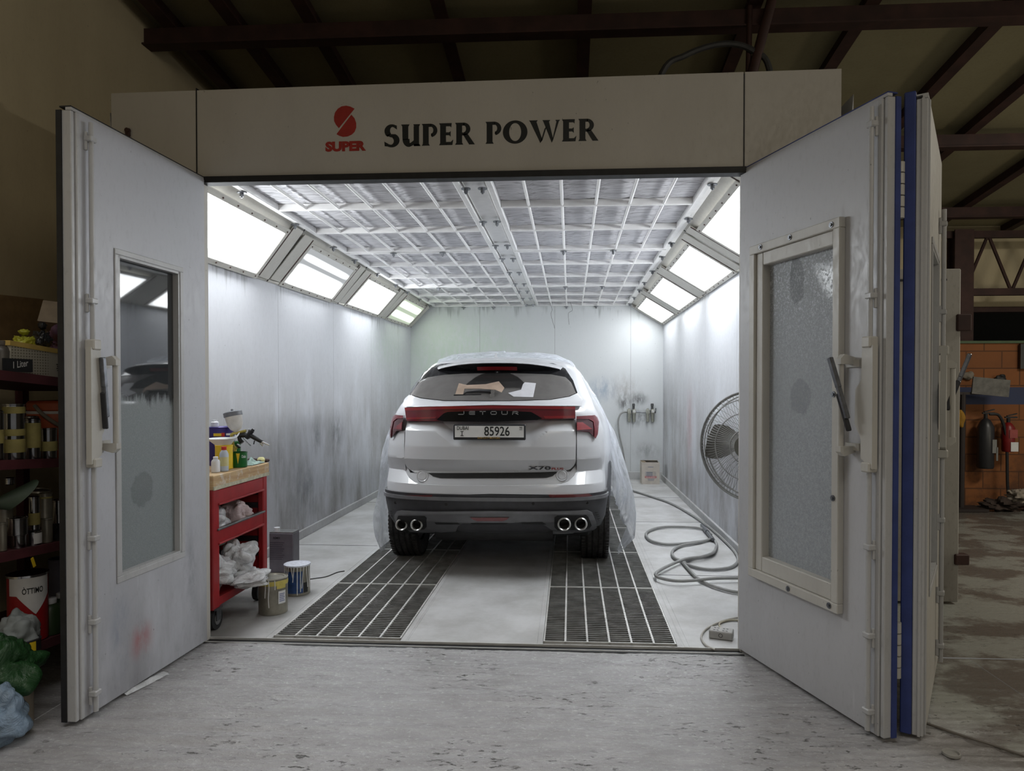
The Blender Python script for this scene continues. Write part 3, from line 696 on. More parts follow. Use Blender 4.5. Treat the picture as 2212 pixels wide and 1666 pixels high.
def leaf(name, label, hinge, free, nsign, mat, hole=None, frame=None, glassmat=None, style=0, thick=.055):
    h, f = V((*hinge, 0)), V((*free, 0)); u = (f-h).normalized(); L = (f-h).length
    n = V((-u.y, u.x, 0))*nsign
    root = thing(name, label, 'door', (h.x, h.y, .015), kind='structure')
    z0, z1 = .018, 2.585
    mb = MB()
    if hole:
        a, b, c, d = hole
        for q in ((0, a, z0, z1), (b, L-.045, z0, z1), (a, b, z0, c), (a, b, d, z1)): mb.obox(h, u, n, ZW, q[0], q[1], -thick, 0, q[2], q[3])
    else: mb.obox(h, u, n, ZW, 0, L-.045, -thick, 0, z0, z1)
    mb.build('panel', mat, root, smooth=0)
    mb = MB().obox(h, u, n, ZW, L-.043, L-.022, -thick, .004, z0, z1, .003).obox(h, u, n, ZW, L-.02, L, -thick, -.004, z0, z1, .003).obox(h, u, n, ZW, .0, L, -thick*.5, -.002, z1, z1+.012)
    mb.build('edge_profile', M['trimmetal'], root)
    MB().obox(h, u, n, ZW, 0, L, -thick, -.003, z1+.012, z1+.018).obox(h, u, n, ZW, L, L+.006, -thick-(.012 if name != 'door_3' else -.02), -thick+(.012 if name != 'door_3' else .03), z0, z1).build('seal', M['blue'] if style else (M['trimmetal'] if name == 'door_3' else M['blk']), root)
    if frame:
        a, b, c, d = frame; ha, hb, hc, hd = hole
        mb = MB(); pr = .006 if style == 0 else .032
        for q in ((a, b, d-.0, hd), (a, b, hc, c), (a, ha, hc, hd), (hb, b, hc, hd)):
            mb.obox(h, u, n, ZW, min(q[0], q[1]), max(q[0], q[1]), 0, pr, min(q[2], q[3]), max(q[2], q[3]), .003)
        if style:
            for q in ((ha-.0, ha+.055, hc, hd), (hb-.012, hb, hc, hd), (ha+.055, hb-.012, hd-.065, hd), (ha+.055, hb-.012, hc, hc+.075)):
                mb.obox(h, u, n, ZW, q[0], q[1], -.04, pr-.014, q[2], q[3], .004)
        else:
            for q in ((ha, ha+.012, hc, hd), (hb-.012, hb, hc, hd), (ha, hb, hd-.012, hd), (ha, hb, hc, hc+.012)): mb.obox(h, u, n, ZW, q[0], q[1], -thick, .002, q[2], q[3])
        wf = mb.build('window_frame', M['trimmetal'] if style == 0 else M['cream'], root)
        if style:
            for (uu, zz) in ((a+.1, d-.02), ((a+b)/2, d-.02), (b-.05, hd+.02), (b-.03, .95), (b-.03, 1.4), ((a+b)/2, c+.02), (b-.05, c+.025), (a-.012, 1.9), (a-.012, 1.3), (a-.012, .7)):
                q = h+u*uu+ZW*zz+n*(pr if uu > a else .0); MB().cyl(q, q+n*.004, .013, n=12).cyl(q, q+n*.009, .007, n=8).build('screw', M['zinc'], wf)
        MB().obox(h, u, n, ZW, ha+.004, hb-.004, -.034 if style == 0 else -.03, -.028 if style == 0 else -.024, hc+.004, hd-.004).build('window_pane', glassmat, root, smooth=0)
    return root, h, u, n, L
def rod_latch(root, h, u, n, ur, ztop, zbot, uh, dl, lever):
    mb = MB()
    for (a, b) in ((1.62, ztop), (zbot, 1.10)): mb.cyl(h+u*ur+n*.022+ZW*a, h+u*ur+n*.022+ZW*b, .0105, n=12)
    mb.build('locking_rod', M['trimmetal'], root)
    for zz in (ztop-.07, 1.80, .78, .42, zbot+.08):
        MB().obox(h, u, n, ZW, ur-.02, ur+.02, 0, .036, zz-.012, zz+.012, .004).obox(h, u, n, ZW, ur+.006, ur+.018, 0, .014, zz-.05, zz+.03, .003).build('rod_guide', M['trimmetal'], root)
    # latch case
    lo = [(-.03, 1.14), (.032, 1.10), (.032, 1.60), (-.026, 1.60), (-.03, 1.46), (-.062, 1.42), (-.066, 1.28), (-.03, 1.22)]
    mb = MB().prism([(q[0]*dl, q[1]) for q in lo], h+u*ur+n*.012, u, ZW, n, .026)
    mb.obox(h, u, n, ZW, ur-.024, ur+.024, 0, .046, 1.59, 1.635, .005).obox(h, u, n, ZW, ur-.024, ur+.024, 0, .046, 1.085, 1.125, .005)
    mb.build('latch_case', M['cream'], root)
    p0, p1 = lever
    a = h+u*p0[0]+ZW*p0[1]+n*p0[2]; b = h+u*p1[0]+ZW*p1[1]+n*p1[2]
    d = (b-a).normalized(); s_ = d.cross(n).normalized()
    mb = MB(); L = (b-a).length
    for (x0, x1, w0) in ((0, L*.55, .016), (L*.5, L, .02)): mb.obox(a, d, s_, d.cross(s_), x0, x1, -w0/2*1.2, w0/2*1.2, -.010, .010, .004)
    lv = mb.build('latch_lever', M['zinc'], root); lv['label'] = 'grey lever with a black grip'
    mb = MB().obox(a, d, s_, d.cross(s_), -.05, L*.42, -.018, -.004, -.012, .012, .004); mb.build('grip', M['blkplastic'], lv)
    # pull handle
    mb = MB()
    for (zz, sg) in ((1.545, 1), (1.165, -1)):
        mb.prism([(-.03*dl, 0), (.05*dl, 0), (.05*dl, -.03*sg), (-.03*dl, -.03*sg)], h+u*uh+ZW*(zz-(0 if sg > 0 else 0)), u, ZW, n, .012)
        mb.prism([(0, -.018*sg), (.0, .010*sg), (.055, .024*sg), (.075, .006*sg), (.075, -.018*sg)], h+u*(uh-.012)+ZW*zz, n, ZW, u, .03)
    mb.build('handle_bracket', M['cream'], root)
    MB().cyl(h+u*uh+n*.06+ZW*1.17, h+u*uh+n*.06+ZW*1.54, .0125, n=14).build('pull_handle', M['cream'], root)
d1, h, u, n, L = leaf('door_1', 'open booth door leaf on the rack side with a half clouded window', (-2.03, 3.755), (-2.072, 2.785), 1, M['door'], (.235, .700, .565, 2.035), (.205, .725, .535, 2.062), M['glass_l'])
rod_latch(d1, h, u, n, .888, 2.56, .03, .80, 1, ((.845, 1.30, .05), (.868, 1.56, .05)))
d2, h, u, n, L = leaf('door_2', 'open booth door leaf on the fan side with a frosted window in a screwed frame', (.912, 3.808), (1.252, 2.845), -1, M['door_r'], (.175, .752, .495, 2.115), (.130, .795, .452, 2.160), M['glass_r'], style=1, thick=.05)
rod_latch(d2, h, u, n, .962, 2.56, .03, .842, 1, ((.90, 1.30, .075), (.835, 1.555, .11)))
m2 = MB()
for zc in (2.22, .36):
    for i in range(5): m2.cyl(h+u*1.0-n*.085+ZW*(zc-.11+i*.046), h+u*1.0-n*.085+ZW*(zc-.11+i*.046+.041), .017, n=14)
    m2.obox(h, u, n, ZW, .955, 1.0, -.08, -.055, zc-.1, zc+.1)
m2.build('hinge', M['cream'], d2)
d3, h, u, n, L = leaf('door_3', 'third door leaf folded back behind the frosted one, edged in blue rubber', (1.912, 3.72), (1.424, 2.868), 1, M['fascia'], (.25, .75, .565, 2.04), (.225, .775, .535, 2.07), M['glass_r'], thick=.045)
MB().obox(h, u, n, ZW, L-.03, L+.006, -.088, -.046, .018, 2.62, .004).build('blue_seal', M['blue'], d3)
rod_latch(d3, h, u, n, .22, 2.30, .08, .12, -1, ((.10, 1.36, .05), (.02, 1.60, .13)))

# ================================================================== car
CX = -.583
def paint(name, col, rough=.22, coat=.8):
    t = NT(name); p = t.pos(); f = t.noise(p, 3, 3)
    b = t.bsdf(Base_Color=t.mix(f, tuple(c*.97 for c in col), col), Roughness=rough); b.inputs['Coat Weight'].default_value = coat; b.inputs['Coat Roughness'].default_value = .04
    return t.done(b)
M['car'] = paint('white car paint', (.60, .61, .635), .35)
M['clad'] = plain('dark bumper plastic', (.050, .050, .056), .5, 0, .15, 12)
M['diff'] = plain('grey diffuser plastic', (.17, .17, .182), .42, .3, .1, 12)
def lamp_red(name, col, rough=.12):
    t = NT(name); b = t.bsdf(Base_Color=col, Roughness=rough); b.inputs['Coat Weight'].default_value = 1; b.inputs['Coat Roughness'].default_value = .03; return t.done(b)
M['lred'] = lamp_red('red lamp lens', (.13, .006, .012)); M['lred2'] = lamp_red('bright red lens', (.24, .012, .016)); M['lred3'] = lamp_red('smoked red lens', (.055, .006, .010))
M['refl'] = lamp_red('red reflector', (.16, .012, .014), .3)
M['gloss'] = plain('gloss black', (.008, .008, .009), .10, 0, .1, 10, spec=.22)
TAB = [ # z, rear centre y, rear half width, corner depth, exponent, side half width, front y
 (.30, 5.30, .78, .35, 2.6, .90, 9.70), (.36, 5.20, .83, .38, 2.7, .93, 9.76), (.44, 5.11, .855, .42, 2.8, .935, 9.82), (.55, 5.07, .866, .43, 2.9, .94, 9.86), (.655, 5.035, .868, .44, 2.9, .94, 9.86),
 (.72, 5.04, .866, .44, 2.9, .94, 9.84), (.81, 5.115, .864, .42, 2.8, .94, 9.82), (.905, 5.05, .868, .45, 2.8, .948, 9.78), (1.0, 5.045, .862, .46, 2.8, .945, 9.5), (1.115, 5.06, .85, .44, 2.8, .925, 8.7),
 (1.19, 5.085, .828, .42, 2.8, .90, 8.5), (1.25, 5.08, .80, .42, 2.7, .865, 8.35), (1.30, 5.10, .775, .43, 2.6, .835, 8.25), (1.335, 5.21, .765, .40, 2.5, .815, 8.15), (1.40, 5.305, .738, .40, 2.5, .78, 7.98), (1.48, 5.42, .705, .38, 2.5, .735, 7.75),
 (1.56, 5.54, .665, .34, 2.5, .69, 7.48), (1.60, 5.60, .635, .32, 2.4, .66, 7.33), (1.645, 5.68, .59, .30, 2.3, .61, 7.15), (1.675, 5.80, .53, .35, 2.2, .55, 7.0), (1.70, 6.0, .44, .4, 2.2, .46, 6.9), (1.712, 6.25, .30, .4, 2.1, .32, 6.85), (1.717, 6.5, .1, .1, 2, .1, 6.7)]
def T(z):
    if z <= TAB[0][0]: return TAB[0][1:]
    for a, b in zip(TAB, TAB[1:]):
        if z <= b[0]:
            k = (z-a[0])/(b[0]-a[0]); return tuple(a[i]+(b[i]-a[i])*k for i in range(1, 7))
    return TAB[-1][1:]
def ysurf(x, z):
    yc, w, d, e, sw, yf = T(z); q = min(.9999, abs(x-CX)/w)
    return yc+d*(1-(1-q**e)**(1/e))
def car_at(px, py, it=12):
    Y = 5.15; q = None
    for _ in range(it):
        q = at(px, py, Y=Y); yc, w, d, e, sw, yf = T(q.z)
        x = max(CX-w*.985, min(CX+w*.985, q.x)); Y = .5*Y+.5*ysurf(x, q.z)
    return q.x, q.z
def patch(name, out, mat, parent, off=0.0, thick=.012, yf=None, dx=.035, dz=.03, local_tag=None, smooth=40):
    """panel following the rear of the car inside the outline out (x, z)"""
    yf = yf or (lambda x, z: ysurf(x, z))
    n0 = len(out); pts = []; edges = []
    for i in range(n0):   # subdivide outline
        a, b = out[i], out[(i+1) % n0]; m = max(1, int(math.hypot((a[0]-b[0])/dx, (a[1]-b[1])/dz)))
        for k in range(m): pts.append((a[0]+(b[0]-a[0])*k/m, a[1]+(b[1]-a[1])*k/m))
    nb = len(pts); edges = [(i, (i+1) % nb) for i in range(nb)]
    def inside(x, z):
        c = False
        for i in range(nb):
            a, b = pts[i], pts[(i+1) % nb]
            if (a[1] > z) != (b[1] > z) and x < (b[0]-a[0])*(z-a[1])/(b[1]-a[1])+a[0]: c = not c
        return c
    def dist(x, z): return min(math.hypot(x-a[0], z-a[1]) for a in pts)
    allp = [V(q) for q in pts]
    x0, x1 = min(q[0] for q in pts), max(q[0] for q in pts); z0, z1 = min(q[1] for q in pts), max(q[1] for q in pts)
    nx = int((x1-x0)/dx)+1; nz = int((z1-z0)/dz)+1
    zs = sorted(set([z0+j*dz for j in range(nz+1)]+[t[0] for t in TAB if z0 < t[0] < z1]))
    for i in range(nx+1):
        for z in zs:
            x = x0+i*dx
            if inside(x, z) and dist(x, z) > .35*min(dx, dz): allp.append(V((x, z)))
    vs, es, fs, *_ = delaunay_2d_cdt(allp, edges, [], 1, 1e-6)
    k = len(vs)
    A = [V((q.x, yf(q.x, q.y)-off, q.y)) for q in vs]; B = [q+V((0, thick, 0)) for q in A]
    cnt = {}
    for f in fs:
        for i in range(len(f)):
            a, b = f[i], f[(i+1) % len(f)]; cnt[(a, b)] = 1
    bd = [e for e in cnt if (e[1], e[0]) not in cnt]
    mb = MB().add(A+B, [list(f) for f in fs]+[[k+i for i in f][::-1] for f in fs]+[[b, a, k+a, k+b] for a, b in bd])
    return mb.build(name, mat, parent, smooth=smooth)
def pxs(l): return [car_at(*q) for q in l]
car = thing('car', 'white hatchback style car seen from behind, half wrapped in clear plastic sheet', 'car', (CX, 7.4, 0))
car['label'] = 'white car seen from behind with red light bar and dark bumper'
# --- body shell
def ring(z):
    yc, w, d, e, sw, yf = T(z)
    rear = .075 if .60 < z < 1.62 else (.03 if z <= .60 else .0)
    yc += rear; d -= rear*.9; w -= .006
    P = []; N = 18
    for i in range(N+1):
        t = pi/2*i/N; P.append((w*sin(t)**(2/e), yc+d*(1-cos(t)**(2/e))))
    y1 = yc+d; ym = (y1+yf)/2
    for k in (.15, .4, .7, 1): P.append((w+(sw-w)*(1-(1-k)**2), y1+.8*k if y1+.8 < ym else y1+(ym-y1)*k))
    yfd = min(.9, (yf-ym)*.7); P.append((sw, yf-yfd))
    for i in range(1, 11):
        t = pi/2*(1-i/10); P.append((sw*(sin(t)**(2/2.6) if t > 1e-6 else 0), yf-yfd+yfd*(cos(t)**(2/2.6))))
    return [V((CX-x, y, z)) for x, y in P]+[V((CX+x, y, z)) for x, y in P[-2:0:-1]]
zs = sorted(set([q[0] for q in TAB]+[.40, .50, .60, .64, .68, .76, .86, .95, 1.06, 1.15, 1.22, 1.275, 1.365, 1.44, 1.52, 1.62, 1.66]))
mb = MB(); R = [ring(z) for z in zs]; nR_ = len(R[0])
for r in R: mb.v += r
for i in range(len(R)-1):
    for j in range(nR_): mb.f.append([i*nR_+j, i*nR_+(j+1) % nR_, (i+1)*nR_+(j+1) % nR_, (i+1)*nR_+j]); mb.mi.append(0)
mb.f += [list(range(nR_)), [(len(R)-1)*nR_+j for j in range(nR_)][::-1]]; mb.mi += [0, 0]
mb.build('body_shell', M['car'], car, smooth=32)
# --- side windows and wheel arches
M['tint'] = lamp_red('tinted glass', (.012, .013, .014), .06)
for sg in (-1, 1):
    def f(u_, v_, sg=sg):
        z = 1.14+v_*.42; yc, w, d, e, sw, yf = T(z); y0 = yc+d+.80; y1 = yf-.75
        return V((CX+sg*(sw+.004-.0*(1-u_)), y0+(y1-y0)*u_, z))
    MB().grid(16, 6, f).build('side_window', M['tint'], car)
    for yw in (5.90, 8.62):
        mb = MB()
        def bh(y, z):
            yc, w, d, e, sw, yf = T(z); y1 = yc+d; k = max(0, min(1, (y-y1)/.8)); return w+(sw-w)*(1-(1-k)**2)
        def fa_(u_, v_, yw=yw, sg=sg):
            a = radians(8)+radians(164)*u_; r = .40+.055*v_; y = yw+r*cos(a); z = .37+r*sin(a)
            return V((CX+sg*(bh(y, z)+(.006 if .1 < v_ < .9 else -.01)), y, z))
        mb.grid(30, 5, fa_)
        mb.grid(30, 6, lambda u_, v_: V((CX+sg*(bh(yw+.40*v_*cos(radians(180)*u_), .36+.40*v_*sin(radians(180)*u_))+.002), yw+.40*v_*cos(radians(180)*u_), .36+.40*v_*sin(radians(180)*u_))))
        mb.build('wheel_arch', M['clad'], car)
# --- wheels
t = NT('tyre rubber'); o = t.obj(); nz_ = t.noise(o, 30, 4)
b = t.bsdf(Base_Color=t.mix(t.mr(nz_, .3, .7), (.018, .017, .017), (.045, .042, .041)), Roughness=.75); M['tyre'] = t.done(b)
def wheel(x, y, sg):
    W, Rr = .235, .362; mb = MB()
    prof = [(.23, -W/2+.02), (.30, -W/2+.002), (.335, -W/2+.006), (.352, -W/2+.022)]
    gx = [-.068, -.025, .022, .066]
    for g in gx: prof += [(Rr-.002, g-.0075), (Rr-.011, g-.006), (Rr-.011, g+.006), (Rr-.002, g+.0075)]
    prof += [(.352, W/2-.022), (.335, W/2-.006), (.30, W/2-.002), (.23, W/2-.02)]
    c = V((x, y, Rr)); mb.lathe(prof, c, (sg, 0, 0), 72)
    for i in range(72):      # sipes and shoulder blocks
        a = 2*pi*i/72; e = V((0, cos(a), sin(a))); tdir = V((0, -sin(a), cos(a)))
        for (x0, x1) in ((-.108, -.080), (.080, .108)): mb.obox(c+e*(Rr-.009), V((sg, 0, 0)), tdir, e, x0, x1, -.009, .009, 0, .0075)
        for (x0, x1) in ((-.058, -.036), (-.012, .012), (.036, .056)): mb.obox(c+e*(Rr-.006), V((sg, 0, 0)), tdir, e, x0, x1, -.0125, .0125, 0, .0055)
    w = mb.build('wheel', M['tyre'], car, smooth=30)
    mb = MB().lathe([(.225, -.08), (.235, W/2-.02), (.225, W/2-.012), (.205, W/2-.03)], c, (sg, 0, 0), 40).cyl(c+V((sg*.04, 0, 0)), c+V((sg*.085, 0, 0)), .05, .04, 20)
    for i in range(5):
        a = 2*pi*i/5; e = V((0, cos(a), sin(a))); tdir = V((0, -sin(a), cos(a)))
        mb.obox(c, V((sg, 0, 0)), tdir, e, .055, .082, -.028, .028, .03, .215, .006)
    mb.build('rim', M['alu'], w)
for yw in (5.90, 8.62):
    for sg in (-1, 1): wheel(CX+sg*(.902-.118), yw, sg)
# --- tailgate with number plate recess
TGL, TGR = car_at(875.5, 930)[0], car_at(1243.5, 930)[0]
def tg_y(x, z):
    y = ysurf(x, z); q = abs(x-CX-.0)
    zc = 1.012+max(0, min(1, (q-.285)/.13))*.105
    if z > zc: y += min(.06, (z-zc)*.62)
    return y
tg = pxs([(877, 911), (875, 950), (874, 1000), (878, 1008), (885, 1015), (896, 1021), (950, 1022), (1062, 1021.5), (1160, 1020.5), (1218, 1019), (1231, 1014), (1240, 1006), (1243.5, 996), (1244.5, 950), (1243, 908), (1160, 908.5), (1062, 910), (960, 911)])
tailgate = patch('tailgate', tg, M['car'], car, .0, .02, tg_y, .022, .016, smooth=24)
# upper tailgate skin between bar and glass
up = pxs([(874, 879), (872, 862), (884, 853), (910, 861), (960, 866.5), (1062, 867), (1150, 865.5), (1200, 861), (1247, 850), (1258, 862), (1257, 877), (1062, 875)])
patch('upper_tailgate', up, M['car'], car, .004, .02, None, .025, .012)
def tube_on(name, l, r, mat, off, parent=car):
    P = [V((x, ysurf(x, z)-off, z)) for x, z in pxs(l)]
    return MB().tube(P, r, 6).build(name, mat, parent)
# --- light bar
bar = pxs([(877, 880.5), (960, 877.5), (1062, 876), (1160, 876.5), (1242.5, 878), (1243, 904.5), (1160, 906.5), (1062, 909.5), (970, 909.5), (878, 909.5)])
yb = lambda x, z: 5.10+(ysurf(x, 1.25)-5.08)*1.0-.035
lb = patch('light_bar', bar, M['lred'], car, 0, .09, yb, .03, .02)
c1 = pxs([(944, 906.5), (960, 893), (968, 890), (1062, 886), (1148, 890), (1172, 904), (1160, 907.5), (1062, 911), (960, 910.5)])
patch('trim_strip', c1, M['gloss'], lb, .006, .012, yb, .03, .02)
c2 = pxs([(878, 881), (960, 878), (1062, 876.5), (1160, 877), (1242, 878.5), (1242, 884), (1160, 883), (1062, 882.5), (960, 884), (878, 887)])
patch('light_strip', c2, M['lred2'], lb, .006, .012, yb, .03, .02)
for l in ([(879, 902.5), (944, 900.5), (940, 904), (879, 906)], [(1174, 899), (1242, 898), (1242, 903), (1178, 904)]): patch('light_strip', pxs(l), M['lred2'], lb, .004, .01, yb)
# chrome letters on the bar
def strokes(mb, segs, o, u, w, sx, sy, th, d):
    n = u.cross(w)
    for (xa, ya, xb, yb_) in segs:
        a = V((xa*sx, ya*sy)); b = V((xb*sx, yb_*sy)); dd = (b-a)
        L = dd.length; dd.normalize(); pu = u*dd.x+w*dd.y; pw = n.cross(pu)
        mb.obox(o+u*a.x+w*a.y, pu, pw, n, -th/2, L+th/2, -th/2, th/2, 0, d)
JET = {'J': [(.0, 0, 1, 0), (1, 0, 1, 1)], 'E': [(0, 0, 0, 1), (0, 0, 1, 0), (0, .5, 1, .5), (0, 1, 1, 1)], 'T': [(0, 1, 1, 1), (.5, 0, .5, 1)], 'O': [(0, 0, 1, 0), (1, 0, 1, 1), (1, 1, 0, 1), (0, 1, 0, 0)], 'U': [(0, 0, 1, 0), (0, 0, 0, 1), (1, 0, 1, 1)], 'R': [(0, 0, 0, 1), (0, 1, 1, 1), (1, 1, 1, .5), (1, .5, 0, .5), (.4, .5, 1, 0)]}
mb = MB()
for ch, xp in zip('JETOUR', (992, 1015, 1038, 1061.5, 1085, 1108)):
    x, z = car_at(xp, 895); o = V((x, yb(x, z)-.013, z)); strokes(mb, JET[ch], o, V((1, 0, 0)), ZW, .040, .021, .0055, .004)
mb.build('emblem_lettering', M['chrome'], lb, smooth=0)
# --- outer tail lamps
def lx(l, y): return [(at(px, py, Y=y).x, at(px, py, Y=y).z) for px, py in l]
def clampw(l): return [(max(CX-T(z)[1]*.985, min(CX+T(z)[1]*.985, x)), z) for x, z in l]
for side, outl, hook, inner, y in (('l', [(876.5, 897), (876, 928), (862, 930), (848, 946.5), (844, 940), (843, 905), (847, 898), (855, 896)], [(876.5, 897), (876.5, 903), (860, 904), (851, 910), (849, 925), (848, 946), (844.5, 940), (843, 905), (847, 898), (855, 896)], [(875, 910), (875, 926), (851, 926.5)], 5.26),
                                  ('r', [(1245, 898), (1245, 929), (1272, 932), (1286, 946.5), (1291, 938), (1294.5, 912), (1291, 902), (1285, 897)], [(1245, 898), (1245, 904), (1272, 905), (1282, 911), (1283.5, 925), (1283, 943), (1286.5, 946), (1291, 938), (1294.5, 912), (1291, 902), (1285, 897)], [(1246, 911), (1258, 911), (1279, 926), (1246, 927)], 5.26)):
    tl = patch('tail_light', clampw(lx(outl, y)), M['lred3'], car, .02, .05, None, .02, .02)
    patch('light_strip', clampw(lx(hook, y)), M['lred'], tl, .028, .012, None, .015, .015)
    patch('lens', clampw(lx(inner, y)), M['lred2' if side == 'r' else 'lred'], tl, .024, .012, None, .02, .02)
# --- rear glass, black surround and spoiler
sur = pxs([(953, 786), (1000, 783.5), (1062, 782), (1130, 783), (1195, 785), (1221, 796), (1238, 822), (1247.5, 849), (1230, 857), (1190, 863.5), (1100, 866.5), (960, 866), (910, 860.5), (884.5, 853), (889, 838), (905, 814), (925, 797), (940, 790)])
patch('window_surround', sur, M['gloss'], car, .006, .014, None, .03, .03)
t = NT('dusty rear glass'); p = t.pos(); x, y, z = t.sep(p)
px0, pz0 = car_at(1066, 860)
dx = t.ma('SUBTRACT', x, px0); dz = t.ma('MULTIPLY', t.ma('SUBTRACT', z, pz0-.03), 1.16)
r = t.ma('SQRT', t.ma('ADD', t.ma('MULTIPLY', dx, dx), t.ma('MULTIPLY', dz, dz)))
nn = t.noise(p, 9, 5); swept = t.ma('MULTIPLY', t.mr(t.ma('ADD', r, t.ma('MULTIPLY', t.ma('SUBTRACT', nn, .5), .015)), .272, .285, 1, 0), t.mr(z, pz0+.06, pz0+.085, 0, 1))
du = t.ma('MULTIPLY', t.ma('SUBTRACT', 1.0, t.ma('MULTIPLY', swept, .85)), t.mr(nn, .3, .7, .62, .74))
dust = t.bsdf(Base_Color=(.155, .145, .14), Roughness=.7)
gl = t.bsdf(Base_Color=(.012, .012, .012), Roughness=.06); tr = t.n('ShaderNodeBsdfTransparent'); tr.inputs[0].default_value = (.42, .41, .4, 1)
g2 = t.n('ShaderNodeMixShader'); g2.inputs[0].default_value = .30; t.t.links.new(tr.outputs[0], g2.inputs[1]); t.t.links.new(gl.outputs[0], g2.inputs[2])
mx = t.n('ShaderNodeMixShader'); t.set(mx.inputs[0], du); t.t.links.new(g2.outputs[0], mx.inputs[1]); t.t.links.new(dust.outputs[0], mx.inputs[2])
M['rglass'] = t.done(mx)
gls = pxs([(897, 838), (908, 824), (925, 815.5), (960, 810), (1000, 807.5), (1066, 806.5), (1130, 807), (1190, 809), (1222, 815), (1234, 827), (1244, 849), (1229, 856), (1190, 862.5), (1100, 865.5), (960, 865), (911, 859.5), (887, 852)])
rw = patch('rear_window', gls, M['rglass'], car, .012, .004, None, .03, .03)
tan_ = plain('brown masking paper', lin(160, 140, 124), .8, 0, .2, 8); wp = plain('white masking paper', lin(196, 196, 200), .8, 0, .1, 8)
pa = pxs([(984, 852), (992, 828), (1010, 832), (1050, 830), (1078, 824), (1090, 838), (1084, 848), (1070, 842), (1040, 840), (1004, 840), (1001, 852)])
for nm, l, m_ in (('paper_strip', pa, tan_), ('paper_strip', pxs([(1098, 849), (1126, 842), (1130, 830), (1134, 826), (1158, 828), (1152, 858), (1110, 857)]), wp)):
    o_ = patch(nm, l, m_, rw, .0125+.004, .003, None, .02, .02)
    o_['label'] = 'masking paper stuck on the rear glass'
# spoiler: white slab above, black lip face below
sp_t = pxs([(953, 784), (1062, 781), (1195, 784)])
zsp = 1.632; mb = MB(); N = 24
def spx(u): return CX-.50+1.0*u
def sy(u): return 5.47+.17*abs(2*u-1)**2.6
top = []
for j, (dy, zz) in enumerate(((0.0, zsp), (.10, zsp+.022), (.30, zsp+.036), (.42, zsp+.03))):
    for i in range(N+1):
        u_ = i/N; top.append(V((CX+(spx(u_)-CX)*(1+.06*j), sy(u_)+dy, zz-.045*abs(2*u_-1)**2.6)))
for i in range(N+1): u_ = i/N; top.append(V((spx(u_), sy(u_)+.02, zsp-.010-.045*abs(2*u_-1)**2.6)))
for i in range(N+1): u_ = i/N; top.append(V((CX+(spx(u_)-CX)*1.15, sy(u_)+.40, zsp-.05-.045*abs(2*u_-1)**2.6)))
fs = []; k_ = N+1
for (a, b) in ((0, 1), (1, 2), (2, 3), (4, 0), (5, 4), (3, 5)):
    for i in range(N): fs.append((a*k_+i, a*k_+i+1, b*k_+i+1, b*k_+i))
fs += [(0*k_, 1*k_, 2*k_, 3*k_, 5*k_, 4*k_), (N, k_+N, 2*k_+N, 3*k_+N, 5*k_+N, 4*k_+N)]
mb.add(top, fs); sp = mb.build('spoiler', M['car'], car, smooth=40)
mb = MB()
def fl(u_, v_):
    return V((CX+(spx(u_)-CX)*1.0, sy(u_)+.004+v_*.075, zsp-.006-.045*abs(2*u_-1)**2.6-v_*.082))
mb.grid(N+1, 5, fl); mb.build('spoiler_lip', M['gloss'], sp)
mb = MB(); mb.grid(11, 3, lambda u_, v_: fl(.34+.32*u_, .28+.34*v_)+V((0, -.004, 0))); mb.build('brake_light', M['lred2'], sp)
q = fl(.5, .82); MB().lathe([(.0, .012), (.008, .012), (.009, .0), (.014, 0), (.017, .008), (.020, 0)], q, (0, -1, -.2), 18).build('camera_lens', M['zinc'], sp)
# antenna fin
fx = CX+.03; mb = MB()
for (dx_, yy, zz) in (): pass
fin = [(-.035, 1.694), (-.02, 1.702), (-.008, 1.73), (-.004, 1.745), (.004, 1.745), (.008, 1.73), (.02, 1.702), (.035, 1.694)]
x_, z_ = car_at(1073, 778)
bx = at(1073, 778, Y=6.1); A = [V((bx.x+q[0], 6.05, bx.z-.0+(q[1]-1.694)*1.25)) for q in fin]; B = [V((bx.x+q[0]*.9, 6.28, bx.z-.02+(q[1]-1.694)*.15)) for q in fin]
mb.add(A+B, [list(range(8)), [8+i for i in range(8)][::-1]]+[(i, (i+1) % 8, 8+(i+1) % 8, 8+i) for i in range(8)]); mb.build('antenna_fin', M['car'], car)
# roof rails
for sg in ():
    MB().tube([V((CX+sg*.50, 5.85, 1.695)), V((CX+sg*.53, 5.98, 1.735)), V((CX+sg*.55, 6.6, 1.75)), V((CX+sg*.55, 7.0, 1.73))], .018, 8).build('roof_rail', M['zinc'], car)
# rear wiper
def sp3(px, py, off): x, z = car_at(px, py); return V((x, ysurf(x, z)-off, z))
mb = MB().tube([sp3(1002, 852, .022), sp3(1010, 847.5, .03), sp3(1036, 845, .036), sp3(1062, 846, .036)], [.004, .006, .009, .012], 8)
wb = mb.build('wiper', M['blkplastic'], car)
mb = MB().cyl(sp3(1066, 847, .012), sp3(1066, 847, .05), .016, n=16).cyl(sp3(1064, 855, .012), sp3(1064, 855, .03), .02, n=16); mb.build('wiper_pivot', M['chrome'], wb)
MB().tube([sp3(981, 854, .016), sp3(1040, 852, .018)], .005, 6).build('wiper_blade', M['blk'], wb)
